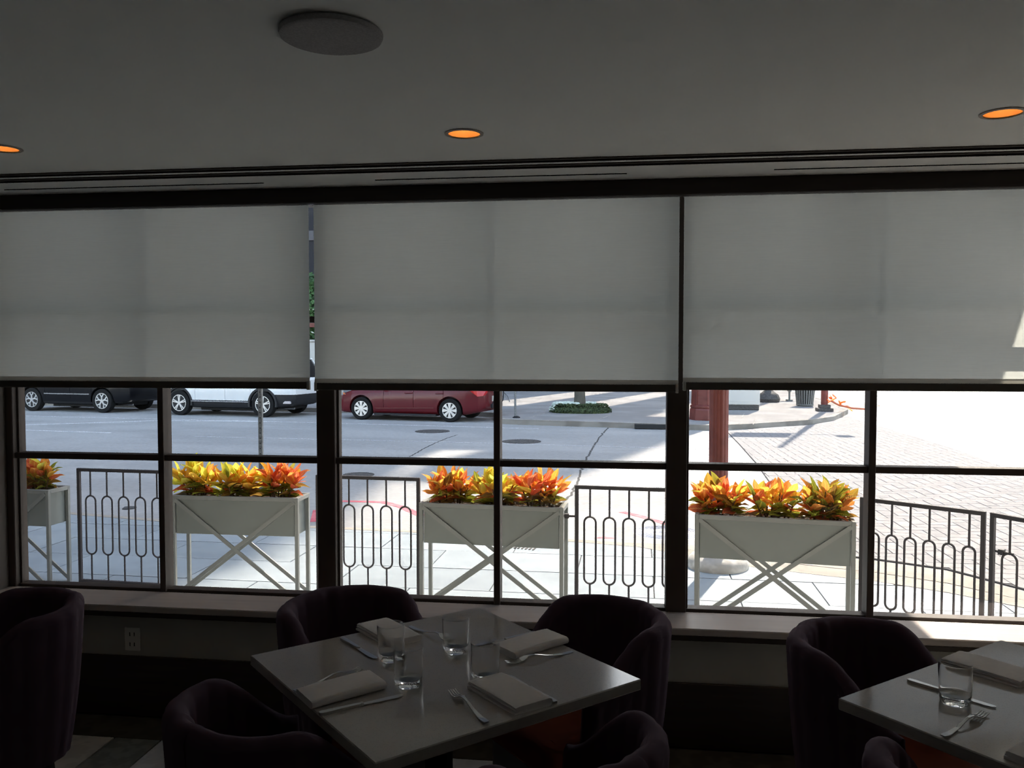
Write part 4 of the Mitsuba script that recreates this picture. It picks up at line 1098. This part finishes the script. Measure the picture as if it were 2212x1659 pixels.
part(t, 'lamp_arm', tube([(qx, qy, 6.9), (qx + .4, qy, 6.75), (qx + .8, qy, 6.75), (qx + 1.05, qy, 7.0)], .035, 8), 'm_red_metal', smooth=40)
part(t, 'lamp_head', lathe([(0, 7.4), (.10, 7.35), (.22, 7.15), (.16, 7.0), (0, 6.97)], 20, (qx + 1.05, qy, 0)), 'm_iron', smooth=40)
t = thing('fallen_branch', 'orange-red decorative branch lying at the foot of the red street light', 'branch')
fb = [(6.15, 25.9, ZW + .32), (6.35, 25.8, ZW + .20), (6.7, 25.7, ZW + .12), (7.05, 25.65, ZW + .10), (7.18, 25.6, ZW + .16), (7.22, 25.55, ZW + .02)]
mat('m_branch', (0.55, 0.17, 0.09), 0.6)
part(t, 'stem', tube(fb, .028, 8), 'm_branch', smooth=40)
r = np.random.default_rng(4); l = LineString([p[:2] for p in fb])
for k in range(18):
    q = fb[int(r.choice([0, 0, 1, 1, 2, 4, 4]))]; o = np.array(q) + r.normal(0, .05, 3); d = r.normal(size=3); d[2] = abs(d[2]); d /= np.linalg.norm(d)
    s = np.cross(d, [.3, .1, 1]); s /= np.linalg.norm(s)
    part(t, 'leaf', LEAF[k % 4, ('m_leaf_orange', 'm_leaf_red')[k % 2]], at=from_basis(o, s * .2, d * .2, np.cross(s, d) * .2))

# ---------------------------------------------------------------- buildings across the street, with unseen blocks and a canopy added for shade
t = thing('white_wall', 'pale wall across the street glimpsed between the left and middle blinds', 'wall')
part(t, 'panel', cbx(-13.4, -9.6, 28.2, 28.6, ZW, 1.88, .02), 'm_white_wall')
part(t, 'coping', cbx(-13.45, -9.55, 28.15, 28.65, 1.88, 1.95, .01), 'm_white_wall')
solo('red_sign', cbx(-12.0, -9.4, 29.0, 29.05, 2.40, 2.69, .01), 'm_red_metal', 'dark red sign bar glimpsed between the left and middle blinds', 'sign')
t = thing('hedge_tree', 'dense green tree glimpsed between the left and middle blinds', 'tree')
part(t, 'trunk', tube([(-11.3, 31, ZW), (-11.3, 31, 2.6)], [.12, .09], 10), 'm_bark', smooth=True)
part(t, 'crown', leaf_cloud((-11.3, 30.8, 3.0), 1.45, 9000, .10, 8, .95), 'm_foliage', kind='stuff')
part(t, 'blossom', leaf_cloud((-11.3, 30.2, 2.6), 1.2, 160, .07, 18, .9), 'm_flower', kind='stuff')
sil = unary_union([sbox(-70, ZW, -.3, 36), sbox(-.5, 19.5, 6.8, 28.5), sbox(2.0, ZW, 3.1, 20), sbox(5.0, ZW, 6.5, 24), sbox(6.4, 24, 8.8, 34.7), sbox(4.8, 27, 7.1, 30), Polygon([(-70, 28), (4.85, 28), (4.96, 29.8), (5.45, 32.4), (6.8, 36.6), (8.4, 41), (8.6, 50), (-70, 50)])])  # outline slanted and notched so the tower casts bands of shade on the street
t = thing('tower', 'dark glass office tower across the street glimpsed between the left and middle blinds', 'building')
part(t, 'facade', prism_xz(sil, 42, 44), 'm_tower')
for z in np.arange(3.6, 48, 3.6):
    part(t, 'floor_band', cbx(-60, -1.0, 41.9, 42.0, z, z + .5, .01), 'm_tower_band')
part(t, 'core', bx(-60, -2, 44, 60, ZW, 48), 'm_tower')
struct('wall_added_right', bx(27, 60, 26, 66, ZW, 34), 'm_facade')  # unseen building added to hold back low sky light
struct('wall_added_end', bx(9.5, 90, 76, 82, ZW, 36), 'm_facade')  # another unseen block, added to close off the sky beyond the street
struct('wall_added_left', bx(-70, -40, 3.8, 40, ZW, 30), 'm_facade')  # unseen block on the left, likewise added to block sky
struct('trim_added_canopy', cat_(cbx(-7.5, 1.80, 3.72, 5.55, 2.72, 2.86, .01)), 'm_canopy')  # unseen canopy added to keep the sun off the windows and sill
